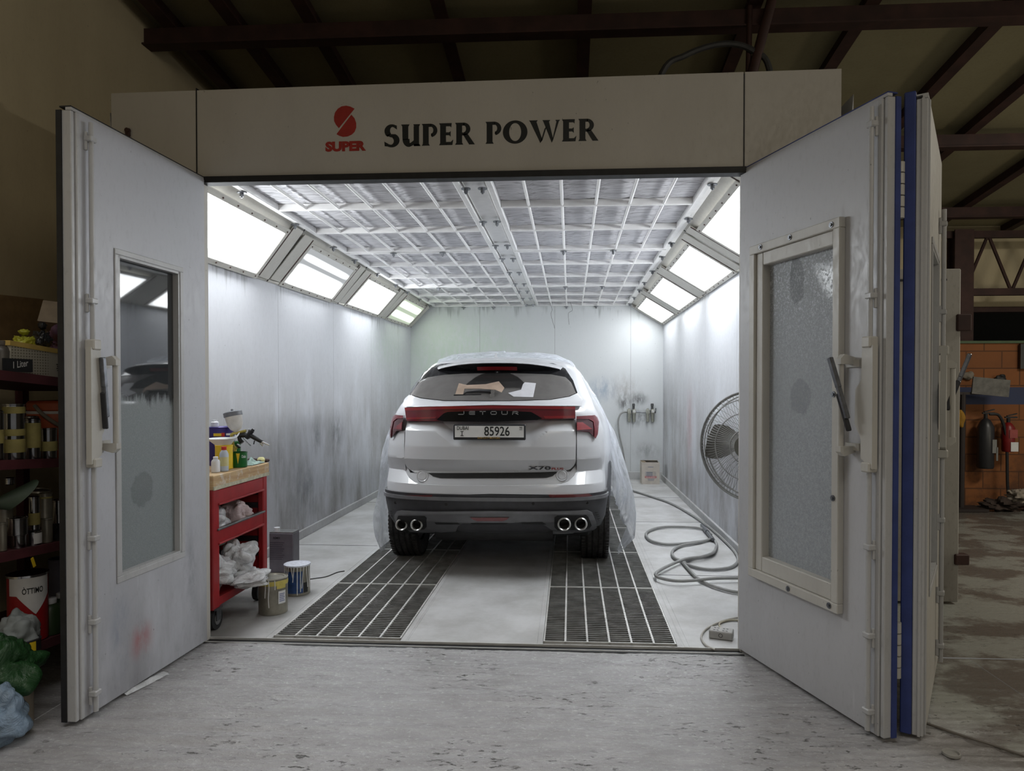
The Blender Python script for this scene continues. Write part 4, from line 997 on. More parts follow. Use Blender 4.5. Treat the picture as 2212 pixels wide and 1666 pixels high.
# number plate
c0 = sp3(979, 950, 0); cA, cB = car_at(979.5, 933), car_at(1135.5, 933)
yp = 5.028; pl0 = at(979, 950.5, Y=yp); pl1 = at(1135.5, 949, Y=yp); pt = at(1062, 917, Y=yp).z; pb = at(1062, 951, Y=yp).z
cxp = (pl0.x+pl1.x)/2; wp_ = pl1.x-pl0.x; hp = pt-pb
mb = MB().box((cxp, yp+.012, (pt+pb)/2), (wp_, .024, hp), bev=.006); plate = mb.build('license_plate', M['blkplastic'], car)
zb0 = pb+hp*.175; MB().box((cxp, yp-.001, (zb0+pt-.011)/2), (wp_-.026, .004, pt-.011-zb0)).build('plate_face', plain('plate white', lin(224, 224, 222), .35, 0, .03), plate)
X1, Z1 = V((1, 0, 0)), ZW
def pt_(px, py): q = at(px, py, Y=yp-.004); return V((q.x, yp-.0035, q.z))
def ptext(name, s, x0, y0, x1, y1, mat, bold=.01, par=plate):
    a, b = pt_(x0, y1), pt_(x1, y0); return text_mb(s, a, X1, Z1, b.x-a.x, b.z-a.z, .0008, bold).build(name, mat, par, smooth=0)
ptext('lettering', '85926', 1046, 921.5, 1101, 942, INK, .012); ptext('lettering', 'DUBAI', 987, 921, 1012, 929, INK, .012)
mb = MB(); a = pt_(998, 942); 
for q in ((-.011, .011, 0, .005), (-.011, .011, .03, .035), (-.003, .003, 0, .035)): mb.box((a.x+(q[0]+q[1])/2, a.y, a.z+(q[2]+q[3])/2), (q[1]-q[0], .001, q[3]-q[2]))
mb.build('lettering', INK, plate, smooth=0)
ptext('lettering', '98', 1122, 922, 1128, 926.5, INK, .012); MB().box(tuple(pt_(1125, 928.3)), (.021, .001, .003)).build('lettering', INK, plate, smooth=0)
ptext('dealer_lettering', 'SUN CITY MOTORS', 1031.5, 944.2, 1080, 948.2, plain('gold lettering', lin(196, 158, 70), .4, .3), .004)
# X70 badge
M['badge'] = plain('dark badge', (.06, .06, .065), .4, .5)
def badge(px, py, off=.004): x, z = car_at(px, py); return V((x, tg_y(x, z)-off, z))
ba = badge(1141, 1014.5); bb = badge(1190, 1014.5); ud = (bb-ba).normalized(); BW = V((0, -.565, .825))
text_mb('X70', ba, ud, BW, (bb-ba).length, .034, .003, .02).build('badge_lettering', M['badge'], tailgate, smooth=0)
ba = badge(1191.5, 1014.5); bb = badge(1217, 1014.5)
text_mb('PLUS', ba, ud, BW, (bb-ba).length, .020, .003, .03).build('badge_lettering', RED, tailgate, smooth=0)
# --- bumper: painted upper part with U shaped cut, then plastic cladding
pu = pxs([(838, 1066), (838, 1000), (841, 951), (849, 949), (863, 932), (874, 930), (875, 1004), (876, 1018), (884, 1033), (895, 1042), (912, 1047.5), (960, 1049), (1062, 1049.5), (1160, 1048.5), (1212, 1046), (1228, 1040), (1240, 1028), (1246, 1016), (1246, 932), (1271, 934), (1286, 949), (1292, 950), (1300, 1000), (1304, 1062), (1280, 1065.5), (1062, 1067)])
patch('bumper', clampw(pu), M['car'], car, -.002, .02, None, .025, .02, smooth=28)
sh = pxs([(876, 1006), (886, 1022), (930, 1023), (1062, 1023), (1190, 1022), (1232, 1019), (1244, 1006), (1246, 1018), (1240, 1030), (1228, 1041), (1212, 1047), (1160, 1050), (1062, 1051), (960, 1050.5), (912, 1049), (895, 1043), (884, 1034), (876, 1019)])
patch('bumper_shelf', sh, M['car'], car, -.045, .012, lambda x, z: ysurf(x, .72)+(z-.72)*.35, .025, .015)
dk = pxs([(923, 1021), (1204, 1020), (1194, 1029), (1180, 1033), (950, 1034), (935, 1030)])
patch('tailgate_gap', dk, M['blk'], car, -.040, .008, lambda x, z: ysurf(x, .72)+(z-.72)*.35, .03, .01)
for (px_, py_) in ((912, 1029), (1214, 1027)):
    x_, z_ = car_at(px_, py_); y_ = ysurf(x_, .72)+(z_-.72)*.35+.036
    MB().lathe([(0, .004), (.028, .006), (.034, .002), (.042, .006), (.046, 0)], (x_, y_, z_), (0, -1, .2), 24).build('rubber_stop', M['car'], car)
# cladding wraps round the corner
def band(name, zlo, zhi, mat, off, tmax=1.0, ymax=5.52, parent=car, nz=9, zfun=None):
    mb = MB(); n_ = 60
    def f(u_, v_):
        s_ = (2*u_-1)*tmax; z0, z1 = (zfun(s_) if zfun else (zlo, zhi)); z = z0+(z1-z0)*v_
        yc, w, d, e, sw, yf = T(z); w += off; yc -= off
        a = abs(s_)*pi/2; x = w*sin(a)**(2/e); y = yc+d*(1-max(0, cos(a))**(2/e))
        return V((CX+(x if s_ > 0 else -x), y, z))
    mb.grid(n_+1, nz, f); k = len(mb.v)
    mb.add([q+V(((CX-q.x)*.03, .03, 0)) for q in mb.v], [f_[::-1] for f_ in mb.f])
    nv = nz
    for j in range(nv-1): mb.f += [[j, j+1, k+j+1, k+j], [n_*nv+j, k+n_*nv+j, k+n_*nv+j+1, n_*nv+j+1]]; mb.mi += [0, 0]
    for i in range(n_): mb.f += [[i*nv, k+i*nv, k+(i+1)*nv, (i+1)*nv], [i*nv+nv-1, (i+1)*nv+nv-1, k+(i+1)*nv+nv-1, k+i*nv+nv-1]]; mb.mi += [0, 0]
    return mb.build(name, mat, parent, smooth=35)
clad = band('bumper_cladding', .36, .652, M['clad'], .004, nz=11)
def zridge(s_): return (.612, .640)
M['ridge'] = plain('highlight ridge plastic', (.20, .20, .215), .5, 0, .1, 12)  # highlight on the bevels painted in as a lighter plastic
band('cladding_ridge', .6, .63, M['ridge'], .014, .95, zfun=lambda s_: (.603, .630), nz=4, parent=clad)
M['tipm'] = plain('satin steel', (.62, .61, .59), .3, .7, .05)
# grey diffuser apron with corner brackets
dfo = pxs([(853, 1112), (858, 1104), (868, 1102), (1062, 1103), (1268, 1101), (1279, 1106), (1288, 1128), (1289, 1140), (1283, 1145), (1215, 1150), (1196, 1147), (1180, 1136), (1170, 1130), (1125, 1128), (1060, 1131), (1000, 1130), (990, 1136), (985, 1148), (925, 1150), (858, 1143), (851, 1136)])
df = patch('diffuser', clampw(dfo), M['diff'], clad, .022, .03, None, .03, .02)
patch('diffuser_edge', clampw(pxs([(855, 1112), (860, 1104.5), (868, 1102), (1062, 1103), (1268, 1101), (1277, 1105), (1281, 1112), (1268, 1109), (1200, 1110), (1062, 1108), (930, 1110), (868, 1110.5), (862, 1113), (858, 1136), (853, 1136)])), M['ridge'], df, .030, .012, None, .03, .01)
lo = pxs([(985, 1147), (990, 1137), (1000, 1131.5), (1060, 1132.5), (1125, 1129.5), (1170, 1131.5), (1180, 1137.5), (1192, 1147), (1170, 1152), (1010, 1152)])
patch('lower_apron', lo, M['clad'], clad, .0, .02, None, .03, .02)
for l in ([(858, 1118), (863, 1114), (918, 1114), (923, 1118), (923, 1137), (918, 1143), (868, 1143), (859, 1138)], [(1198, 1117), (1204, 1113), (1266, 1112), (1271, 1116), (1278, 1134), (1273, 1141), (1205, 1145), (1198, 1138)]):
    patch('exhaust_recess', clampw(pxs(l)), M['blk'], df, .026, .006, None, .03, .02)
for (px_, py_, rr) in ((871, 1130.5, .0435), (903.5, 1131, .0435), (1219, 1129.5, .048), (1254.5, 1129, .047)):
    x_, z_ = car_at(px_, py_); y_ = ysurf(x_, z_)
    e_ = MB().lathe([(rr-.012, .02), (rr-.010, -.004), (rr-.004, -.010), (rr+.002, -.004), (rr, .03)], (x_, y_-.062, z_), (0, 1, 0), 32).build('exhaust_tip', M['tipm'], car)
    MB().lathe([(rr-.011, .018), (rr-.008, .06), (0, .06)], (x_, y_-.064, z_), (0, 1, 0), 32).build('pipe_bore', M['blk'], e_)
for i, l in enumerate(([(846, 1068.5), (935, 1069.5), (932, 1075.5), (850, 1074.5)], [(1185, 1068.5), (1272, 1066.5), (1282, 1072), (1188, 1074.5)], [(1017, 1117), (1100, 1117), (1095, 1122), (1086, 1124.5), (1032, 1124.5), (1024, 1122)])):
    o_ = patch('rear_reflector' if i < 2 else 'fog_light', clampw(pxs(l)), M['refl'], clad, .012 if i < 2 else .030, .012, None, .03, .02)
for l in ([(1017, 1129), (1098, 1129), (1094, 1132), (1022, 1132)], [(940, 1128), (990, 1129), (996, 1132), (944, 1132)], [(1126, 1128), (1172, 1127), (1180, 1132), (1128, 1131)]):
    patch('vent_slot', pxs(l), M['blk'], clad, .026, .006, None, .03, .02)
for (px_, py_) in ((855, 1086), (964, 1089.5), (1152, 1088), (1268, 1086)):
    x_, z_ = car_at(px_, py_); y_ = ysurf(x_, z_); MB().cyl((x_, y_-.008, z_), (x_, y_+.01, z_), .011, n=14).build('parking_sensor', M['blk'], clad)
for sd in (0, 1):
    for i in range(6):
        px_ = 844.5 if sd == 0 else 1287+i*2.2; py_ = 1103+i*5.6
        if sd == 0: l = [(842, py_), (849, py_-1.5), (847.5, py_+3), (842, py_+2.5)]
        else: l = [(px_-3, py_), (px_+4, py_+1), (px_+4, py_+3), (px_-2, py_+3)]
        patch('vent_slot', clampw(lx(l, 5.3)), M['blk'], clad, .012, .005, None, .02, .02)
# underbody, silencers
MB().box((CX, 7.4, .33), (1.5, 4.0, .10), bev=.03).cyl((CX-.45, 5.35, .34), (CX+.45, 5.35, .34), .09, n=18).build('underbody', M['blk'], car)
# ================================================================== plastic sheet over the car
t = NT('clear plastic sheet'); p = t.pos(); nA = t.noise(t.vscale(p, (2, 1.4, 1.6)), 2.0, 4, .55, 1.6); nB = t.noise(t.vscale(p, (6, 4, 2.5)), 2, 3, .5, .8)
pb_ = t.bsdf(Base_Color=(.86, .88, .92), Roughness=.22); pb_.inputs['Specular IOR Level'].default_value = .7
t.set(pb_.inputs['Normal'], t.bump(t.ma('ADD', nA, t.ma('MULTIPLY', nB, .5)), .9, .04))
tl_ = t.n('ShaderNodeBsdfTranslucent'); tl_.inputs[0].default_value = (.85, .88, .93, 1)
m1 = t.n('ShaderNodeMixShader'); m1.inputs[0].default_value = .35; t.t.links.new(pb_.outputs[0], m1.inputs[1]); t.t.links.new(tl_.outputs[0], m1.inputs[2])
tr = t.n('ShaderNodeBsdfTransparent'); tr.inputs[0].default_value = (.97, .98, 1, 1)
m2 = t.n('ShaderNodeMixShader'); t.set(m2.inputs[0], t.mr(nA, .38, .62, .52, .82)); t.t.links.new(tr.outputs[0], m2.inputs[1]); t.t.links.new(m1.outputs[0], m2.inputs[2])
M['plastic'] = t.done(m2)
SEC = [(0, 1.742), (.25, 1.737), (.45, 1.718), (.57, 1.665), (.655, 1.58), (.725, 1.475), (.79, 1.37), (.87, 1.22), (.945, 1.06), (1.0, .86), (1.035, .70), (1.07, .55), (1.09, .38), (1.08, .20), (1.05, .06)]
def sec(q):
    k = q*(len(SEC)-1); i = min(int(k), len(SEC)-2); f = k-i; a, b = SEC[i], SEC[i+1]; return a[0]+(b[0]-a[0])*f, a[1]+(b[1]-a[1])*f
mb = MB()
def shf(u_, v_):
    s_ = 2*u_-1; q = abs(s_); x, z = sec(q)
    right = s_ > 0
    yr = 5.66+.24*max(0, min(1, (.62-q)/.2))*(1 if q > .2 else .6)+.10*max(0, 1-q*2.2)+.045*noise.noise(V((s_*7, 1.3, 0)))+.20*max(0, 1-q*1.6)
    y = yr+(9.0-yr)*v_
    fy = max(0, (y-7.3)/1.7)                       # falls over windscreen and bonnet
    z = z if z < 1.02 else z-(z-1.02)*min(1, fy*1.15)
    if q > .78:                                     # uneven hem
        hem = .5+.5*noise.noise(V((y*2.6, 4 if right else 9, 0)))
        if right: lift = .20 if v_ > .07 else .02
        else: lift = .12*hem if v_ > .05 else .0
        k = (q-.78)/.22; z += lift*k*(1 if right else .8)
    if not right and q > .55: x -= .055*min(1, (q-.55)/.2)
    if right and q > .93 and v_ < .06: x -= .10*(q-.93)/.07
    p_ = V((s_*2.2, y*1.3, z*1.1))
    ft = q > .4
    w1 = noise.noise(p_*1.5)*.040*(q**.8)+abs(noise.noise(V((p_.x*2, p_.y*4.5, p_.z*1.2+3))))*.024
    w2 = noise.noise(V((y*6, z*1.1, 5 if right else 8)))*.022*q
    dd = w1+w2
    return V((CX+(x+dd)*(1 if right else -1) if q > .02 else CX, y, z+(abs(noise.noise(p_*3.3))*.030+abs(noise.noise(p_*7.7))*.014)*(1 if q < .5 else .2)))
mb.grid(111, 70, shf)
tag(mb.build('plastic_sheet', M['plastic'], smooth=70), 'crinkled clear plastic masking sheet draped over the car roof and flanks', 'plastic sheet')
# ================================================================== red trolley and its load
M['red'] = plain('red tool trolley enamel', lin(152, 36, 40), .4, 0, .12, 10, bump=.05)
M['wood'] = None
t = NT('worn ply top'); p = t.pos(); g = t.noise(t.vscale(p, (3, 3, 45)), 1.4, 5, .6, .3); k_ = t.noise(p, 11, 5, .7)
c = t.mix(t.mr(g, .3, .7), lin(196, 168, 126), lin(170, 136, 98)); c = t.mix(t.mr(k_, .52, .66, 0, .7), c, lin(206, 200, 190)); M['wood'] = t.done(t.bsdf(Base_Color=c, Roughness=.65))
M['tape'] = plain('masking tape', lin(196, 180, 96), .65, 0, .15, 20, bump=.3, bscale=40)
cx0, cx1, cy0, cy1 = -2.52, -2.085, 3.93, 4.66
cart = thing('tool_trolley', 'red steel tool trolley with a worn plywood top beside the rack side door', 'trolley', ((cx0+cx1)/2, (cy0+cy1)/2, 0))
for (x, y) in ((cx0+.02, cy0+.04), (cx1-.02, cy0+.04), (cx0+.02, cy1-.03), (cx1-.02, cy1-.03)):
    MB().box((x, y, .48), (.04, .075 if y < 4.2 else .06, .72), bev=.006).build('post', M['red'], cart)
mb = MB().box(((cx0+cx1)/2, (cy0+cy1)/2, .875), (cx1-cx0+.02, cy1-cy0+.02, .085), bev=.004); mb.build('wooden_top', M['wood'], cart)
MB().box((cx1+.011, (cy0+cy1)/2, .842), (.006, cy1-cy0+.02, .022)).build('tape_strip', plain('dirty cream edge', lin(190, 184, 160), .6, 0, .2, 30), cart)
for z0, z1, nm in ((.735, .825, 'drawer_front'), (.50, .585, 'tray_front')):
    mb = MB().box((cx1-.012, (cy0+cy1)/2, (z0+z1)/2), (.02, cy1-cy0-.12, z1-z0), bev=.004).box((cx1-.002, (cy0+cy1)/2, z0+.004), (.026, cy1-cy0-.12, .012), bev=.004)
    mb.build(nm, M['red'], cart)
mb = MB().box((cx1-.004, (cy0+cy1)/2, .590), (.03, cy1-cy0-.10, .012), bev=.003); mb.build('tray_lip', M['alu'], cart)
for z, nm in ((.505, 'tray'), (.16, 'bottom_shelf')):
    MB().box(((cx0+cx1)/2, (cy0+cy1)/2, z), (cx1-cx0-.03, cy1-cy0-.06, .012)).build(nm, M['red'], cart)
MB().box((cx1-.02, (cy0+cy1)/2, .155), (.03, cy1-cy0-.06, .05), bev=.004).build('bottom_rail', M['red'], cart)
MB().box((cx0+.012, (cy0+cy1)/2, .5), (.012, cy1-cy0-.1, .66)).box(((cx0+cx1)/2, cy1-.02, .5), (cx1-cx0-.06, .012, .66)).box(((cx0+cx1)/2, cy0+.02, .5), (cx1-cx0-.06, .012, .66)).build('back_panel', M['red'], cart)
for z in (.72, .63, .49, .40, .30):
    mb = MB().box((-2.27, cy1-.032, z), (.30, .014, .036)); 
    for i in range(3): mb.box((-2.36+i*.1, cy1-.041, z), (.03, .006, .016))
    mb.build('drawer_runner', M['blkplastic'], cart)
MB().tube(smoothpath([(cx1-.15, cy1+.02, .925), (cx1-.15, cy1+.05, .93), (cx1-.02, cy1+.05, .93), (cx1-.02, cy1+.02, .925)]), .010, 8).build('push_handle', M['redbrown'], cart)
for (x, y) in ((cx1-.02, cy0+.05), (cx1-.02, cy1-.10), (cx0+.06, cy0+.06), (cx0+.06, cy1-.06)):
    w = MB().cyl((x-.018, y, .062), (x+.018, y, .062), .062, n=24).build('caster', M['blk'], cart)
    MB().cyl((x-.022, y, .062), (x+.022, y, .062), .034, n=18).build('hub', M['alu'], w)
    MB().box((x, y, .125), (.06, .08, .01)).box((x-.026, y, .09), (.006, .05, .07)).box((x+.026, y, .09), (.006, .05, .07)).build('fork', M['zinc'], w)

TOPZ = .918
def label_rect(mb, c, r, a0, a1, z0, z1, n=10):
    return mb.grid(n, 2, lambda u, v: V((c[0]+r*cos(a0+(a1-a0)*u), c[1]+r*sin(a0+(a1-a0)*u), z0+(z1-z0)*v)))
def can(name, label, cat, x, y, z, d, h, mat, group=None, lid=True, lidmat=None, bands=(), labels=(), handle=False, tilt=None, taper=1.0, ring=True):
    root = thing(name, label, cat, (x, y, z), group=group); r = d/2; rb = r*taper
    prof = [(0, 0), (rb-.003, 0), (rb, .003), (rb+(r-rb)*.5, h*.5), (r, h-.006), (r+.002, h-.004), (r+.002, h), (r-.004, h)]
    if not lid: prof += [(r-.004, h*.25), (0, h*.25)]
    else: prof += [(r-.006, h-.006), (0, h-.006)]
    MB().lathe(prof, (x, y, z), n=36).build('body', mat, root)
    if lid and lidmat: MB().lathe([(0, h+.002), (r-.008, h+.002), (r-.004, h+.005), (r+.004, h+.004), (r+.004, h-.006)], (x, y, z), n=36).build('lid', lidmat, root)
    elif lid: MB().lathe([(0, h-.003), (r*.72, h-.003), (r*.76, h), (r-.008, h), (r-.005, h+.003), (r-.002, h)], (x, y, z), n=36).build('lid', mat, root)
    for (z0, z1, m_) in bands:
        MB().lathe([(r+.0015, z0), (r+.0025, (z0+z1)/2), (r+.0015, z1)], (x, y, z), n=32).build('tape_band', m_, root)
    for (a0, a1, z0, z1, m_) in labels:
        label_rect(MB(), (x, y), r+.0012, a0, a1, z+z0, z+z1).build('paper_label', m_, root)
    if handle:
        P = [V((x+(r+.004)*cos(a), y+(r+.004)*sin(a), z+h*.62+abs(sin((a-handle)))*-.10*0-.055*sin((a-handle)))) for a in [handle+pi*i/12 for i in range(13)]]
        MB().tube(P, .0025, 6).build('wire_handle', M['zinc'], root)
    return root
def facing(x, y): return atan2(-y, -x)      # direction from the can to the camera
def ink(mb, s, x, y, r, z0, z1, ang, half, bold=.01):
    """lettering wrapped round a can"""
    m2 = text_mb(s, (0, 0, 0), (1, 0, 0), (0, 1, 0), 1, 1, 0, bold)
    b = len(mb.v)
    for q in m2.v:
        a = ang-half+2*half*q.x; mb.v.append(V((x+r*cos(a), y+r*sin(a), z0+(z1-z0)*q.y)))
    for f in m2.f: mb.f.append([b+i for i in f]); mb.mi.append(0)
    return mb
yel = plain('yellow paint', lin(224, 190, 40), .45, 0, .08); grn = plain('green tin', lin(22, 98, 40), .3, .2, .1); pur = plain('purple tin print', lin(48, 34, 112), .35, .1, .1)
whi = plain('white plastic', lin(222, 224, 228), .35, 0, .05); wpt = plain('white paper label', lin(214, 214, 214), .7, 0, .06)
tin = plain('bright tin', lin(170, 172, 176), .16, 1.0, .12, 20); tind = plain('dirty tin', lin(146, 142, 130), .34, .55, .2, 12)
def on_top(px, py, X=None): return at(px, py, Z=TOPZ)
# purple tin at the back
x, y = -2.325, 4.50
r_ = can('paint_tin', 'purple paint tin with yellow and red print at the back of the trolley top', 'paint tin', x, y, TOPZ, .165, .253, pur, labels=((facing(x, y)-.6, facing(x, y)+.2, .196, .215, yel), (facing(x, y)+.0, facing(x, y)+.25, .194, .218, plain('red print', lin(190, 40, 30), .5)), (facing(x, y)+.35, facing(x, y)+.75, .20, .214, wpt)))
x, y = -2.245, 4.53
can('paint_tin', 'plain green tin standing behind the yellow tin on the trolley', 'paint tin', x, y, TOPZ, .07, .152, grn)
x, y = -2.195, 4.28
r_ = can('paint_tin', 'yellow tin with red lettering on the trolley top', 'paint tin', x, y, TOPZ, .105, .15, yel)
# white paper funnel bowl on the yellow tin
mb = MB(); c = V((-2.20, 4.28, TOPZ+.152))
def fb(u, v):
    a = 2*pi*u; rr = .045+.05*v; lip = max(0, cos(a-.6))**6*.035*v
    return c+V((rr*cos(a), rr*sin(a)*1.15, .042*v+lip))
mb.grid(40, 8, fb, closed_u=True); mb.lathe([(0, .0), (.045, 0)], c, n=20)
tag(mb.build('mixing_cup', whi), 'cut white plastic cup sitting on the yellow tin', 'cup')
# white bottle with red cap
def bottle(name, label, x, y, z, d, h, mat, cap, lab=None, grp=None, cat='bottle'):
    root = thing(name, label, cat, (x, y, z), group=grp); r = d/2
    MB().lathe([(0, 0), (r-.004, 0), (r, .004), (r, h*.68), (r*.82, h*.78), (r*.48, h*.86), (r*.46, h*.9), (0, h*.9)], (x, y, z), n=28).build('body', mat, root)
    MB().lathe([(r*.56, h*.86), (r*.58, h*.88), (r*.58, h*.985), (r*.5, h), (0, h)], (x, y, z), n=24).build('cap', cap, root)
    if lab: label_rect(MB(), (x, y), r+.001, facing(x, y)-1.2, facing(x, y)+1.2, z+h*.22, z+h*.58, 16).build('paper_label', lab, root)
    return root
bottle('plastic_bottle', 'white plastic bottle with a red screw cap at the trolley front', -2.128, 4.15, TOPZ, .053, .152, plain('milky bottle', lin(186, 196, 208), .35), plain('red cap', lin(190, 50, 36), .4), plain('cream label', lin(206, 200, 150), .6))
bottle('plastic_bottle', 'narrow white bottle half hidden by the door edge on the trolley', -2.15, 4.09, TOPZ, .05, .095, whi, whi)
bottle('plastic_bottle', 'white bottle cap peeping over the purple tin', -2.37, 4.50, TOPZ+.253, .05, .045, whi, whi)
# green tin with yellow drip
x, y = -2.15, 4.38
g_ = can('paint_tin', 'short green tin with a yellow drip and white script on the trolley top', 'paint tin', x, y, TOPZ, .108, .098, grn, lid=False)
a = facing(x, y); mb = MB().grid(2, 6, lambda u, v: V((x+.0552*cos(a-.05+(u-.5)*.42*(1-v)), y+.0552*sin(a-.05+(u-.5)*.42*(1-v)), TOPZ+.096-.072*v))); mb.build('paint_drip', yel, g_, smooth=0)
mb = ink(MB(), 'Oulus', x, y, .0553, TOPZ+.062, TOPZ+.082, a+.62, .28); mb.build('lettering', wpt, g_, smooth=0)
# rag and stick
rag = plain('rag cloth', lin(150, 172, 164), .9, 0, .3, 30)
mb = MB(); mb.grid(34, 24, lambda u, v: V((-2.19+.10*(v), 4.43+.20*u+.02*sin(v*9), TOPZ+.004+.036*sin(pi*u)**.6*sin(pi*v)**.5*(.35+1.1*fold(V((u*2.0, v*2.4, 0)), 1.6, 3)))))
tag(mb.build('rag', rag, smooth=80), 'crumpled pale green striped rag on the trolley top', 'rag')
mb = MB().cyl((-2.13, 4.50, TOPZ+.012), (-2.11, 4.69, TOPZ+.014), .009, n=12); tag(mb.build('roller_handle', M['redbrown']), 'brown stick with a taped end by the far end of the trolley top', 'stick')
mb = MB().lathe([(.0, 0), (.022, .004), (.026, .02), (.018, .034), (.008, .036)], (-2.12, 4.645, TOPZ+.003), n=20); tag(mb.build('tape_scrap', plain('cream tape', lin(226, 220, 160), .6)), 'scrap of cream tape on the far trolley corner', 'tape')
# spray gun on its taped wire stand
gp = lambda px, py: at(px, py, Y=4.43)
M['gunblk'] = plain('gun grip black', (.02, .02, .024), .4, 0, .2)
gun = thing('spray_gun', 'gravity feed spray gun with a clouded cup held up in a taped stand', 'spray gun', tuple(gp(506, 980)))
mb = MB(); ca, cb = gp(503.5, 897), gp(511.5, 933.5); ax = (ca-cb).normalized(); L = (ca-cb).length; s1 = (gp(519, 893)-gp(486, 906)).length/2
mb.lathe([(0, 0), (.012, 0), (.016, .006), (s1*.62, L*.18), (s1*.86, L*.42), (s1*.93, L*.7), (s1*.98, L*.98), (s1*.9, L)], cb, ax, 32); mb.build('paint_cup', plain('clouded plastic cup', lin(200, 196, 190), .35), gun)
MB().lathe([(s1*1.0, -.006), (s1*1.06, -.004), (s1*1.06, .022), (s1*.9, .027), (0, .028)], ca-ax*.002, ax, 32).lathe([(0, .028), (.008, .028), (.008, .04), (.004, .044), (0, .044)], ca-ax*.002, ax, 12).build('cup_lid', plain('grey cup lid', lin(104, 106, 112), .4), gun)
ink_ = None
mb = MB(); mb.tube([gp(540, 944), gp(528, 940), gp(512, 941)], [.014, .017, .013], 14).cyl(gp(532, 946), gp(546, 930), .017, .013, 14).cyl(gp(541, 937), gp(548, 927), .010, n=12); mb.build('gun_body', M['gunblk'], gun)
MB().tube([gp(541, 941), gp(552, 947), gp(566, 955)], [.014, .0145, .012], 14).tube([gp(550, 952), gp(548, 960)], .004, 8).build('grip', M['gunblk'], gun)
MB().cyl(gp(566, 955), gp(582, 962), .0075, .005, 14).build('air_fitting', M['chrome'], gun)
MB().cyl(gp(563, 957), gp(569, 963), .008, n=12).build('air_valve', M['chrome'], gun)
MB().cyl(gp(534, 935), gp(537, 927), .010, n=12).build('fluid_knob', M['chrome'], gun)
MB().tube(smoothpath([gp(523, 944), gp(532, 954), gp(539, 961), gp(542, 963)]), .0035, 8).build('trigger', M['chrome'], gun)
MB().tube([gp(516, 941), gp(518, 950), gp(523, 957)], [.012, .013, .016], 14).lathe([(0, 0), (.016, .002), (.018, .01), (.012, .016)], gp(517, 962), (gp(510, 968)-gp(520, 957)).normalized(), 18).build('nozzle', M['gunblk'], gun)
mb = MB().tube(smoothpath([gp(531, 931), gp(515, 935), gp(502, 938), gp(501, 950), gp(504, 962), gp(508, 970), gp(506, 980)]), [.010]*36+[.012], 8).tube(smoothpath([gp(514, 963), gp(510, 968), gp(506, 980), gp(506, 990)]), .009, 8)
st = MB().tube(smoothpath([gp(531, 931), gp(515, 935), gp(502, 938), gp(501, 950), gp(504, 962), gp(508, 970), gp(506, 980)], 5), .0095, 8).tube(smoothpath([gp(516, 964), gp(510, 969), gp(506, 980)], 5), .008, 8).cyl(gp(506, 980), V((gp(506, 980).x, 4.43, TOPZ)), .004, n=8)
for q in st.v: q += V((0, 0, 0))+.004*V((noise.noise(q*60), noise.noise(q*60+V((5, 0, 0))), 0))
tag(st.build('gun_stand', M['tape']), 'wire gun stand wrapped in yellow masking tape on the trolley top', 'stand')
# bags in the trolley
def bagmat(name, col, alpha=.8, rough=.25):
    t = NT(name); o = t.pos(); nA = t.noise(o, 9, 5, .65, 1.0)
    b = t.bsdf(Base_Color=col, Roughness=rough); t.set(b.inputs['Normal'], t.bump(nA, .8, .03))
    tr = t.n('ShaderNodeBsdfTransparent'); mx = t.n('ShaderNodeMixShader'); t.set(mx.inputs[0], t.mr(nA, .35, .6, alpha-.15, min(1, alpha+.15)))
    t.t.links.new(tr.outputs[0], mx.inputs[1]); t.t.links.new(b.outputs[0], mx.inputs[2]); return t.done(mx)
bw = bagmat('white film bag', (.66, .66, .68), .9); bt = bagmat('milky film bag', (.70, .71, .72), .72); bdk = bagmat('dark bag side', (.12, .11, .13), 1.0); brd = bagmat('red printed bag', (.62, .5, .5), .95)
mb = crumple((-2.26, 4.17, .605), (.15, .17, .105), 3, .35, 1.5, .515); tag(mb.build('plastic_bag', bw, smooth=80), 'white and dark plastic bag stuffed in the trolley tray', 'plastic bag', 'bags in the trolley')
mb = crumple((-2.19, 4.43, .60), (.10, .12, .10), 8, .4, 1.9, .515); tag(mb.build('plastic_bag', brd, smooth=80), 'small white bag with red print in the trolley tray', 'plastic bag', 'bags in the trolley')
mb = crumple((-2.30, 4.06, .56), (.08, .09, .05), 4, .4, 2.0, .515); tag(mb.build('plastic_bag', plain('violet bag', lin(60, 40, 110), .4), smooth=80), 'violet bag corner in the trolley tray under the white bag', 'plastic bag', 'bags in the trolley')
for i, (c, r, m_, sd, am, lab) in enumerate((((-2.19, 4.08, .32), (.15, .16, .16), bt, 11, .55, 'big milky plastic bag spilling from the bottom trolley shelf'), ((-2.14, 4.33, .34), (.13, .13, .12), bt, 17, .6, 'milky plastic bag with faint print on the bottom trolley shelf'), ((-2.02, 4.24, .235), (.14, .18, .06), bt, 23, .6, 'limp plastic bag hanging over the bottom rail of the trolley'), ((-2.27, 4.22, .47), (.11, .15, .075), bagmat('greenish bag', (.34, .46, .40), .85), 29, .6, 'greenish plastic bag on top of the bag heap in the trolley'))):
    mb = crumple(c, r, sd, am*.8, 1.6, .172 if i != 2 else None); tag(mb.build('plastic_bag', m_, smooth=80), lab, 'plastic bag', 'bags in the trolley')
mb = MB().box((-2.22, 4.16, .545-.06), (.02, .12, .09), Matrix.Rotation(.3, 3, 'Y')); tag(mb.build('folded_sheet', plain('green striped card', lin(120, 170, 130), .5)), 'green and white striped card wedged in the trolley bags', 'card')
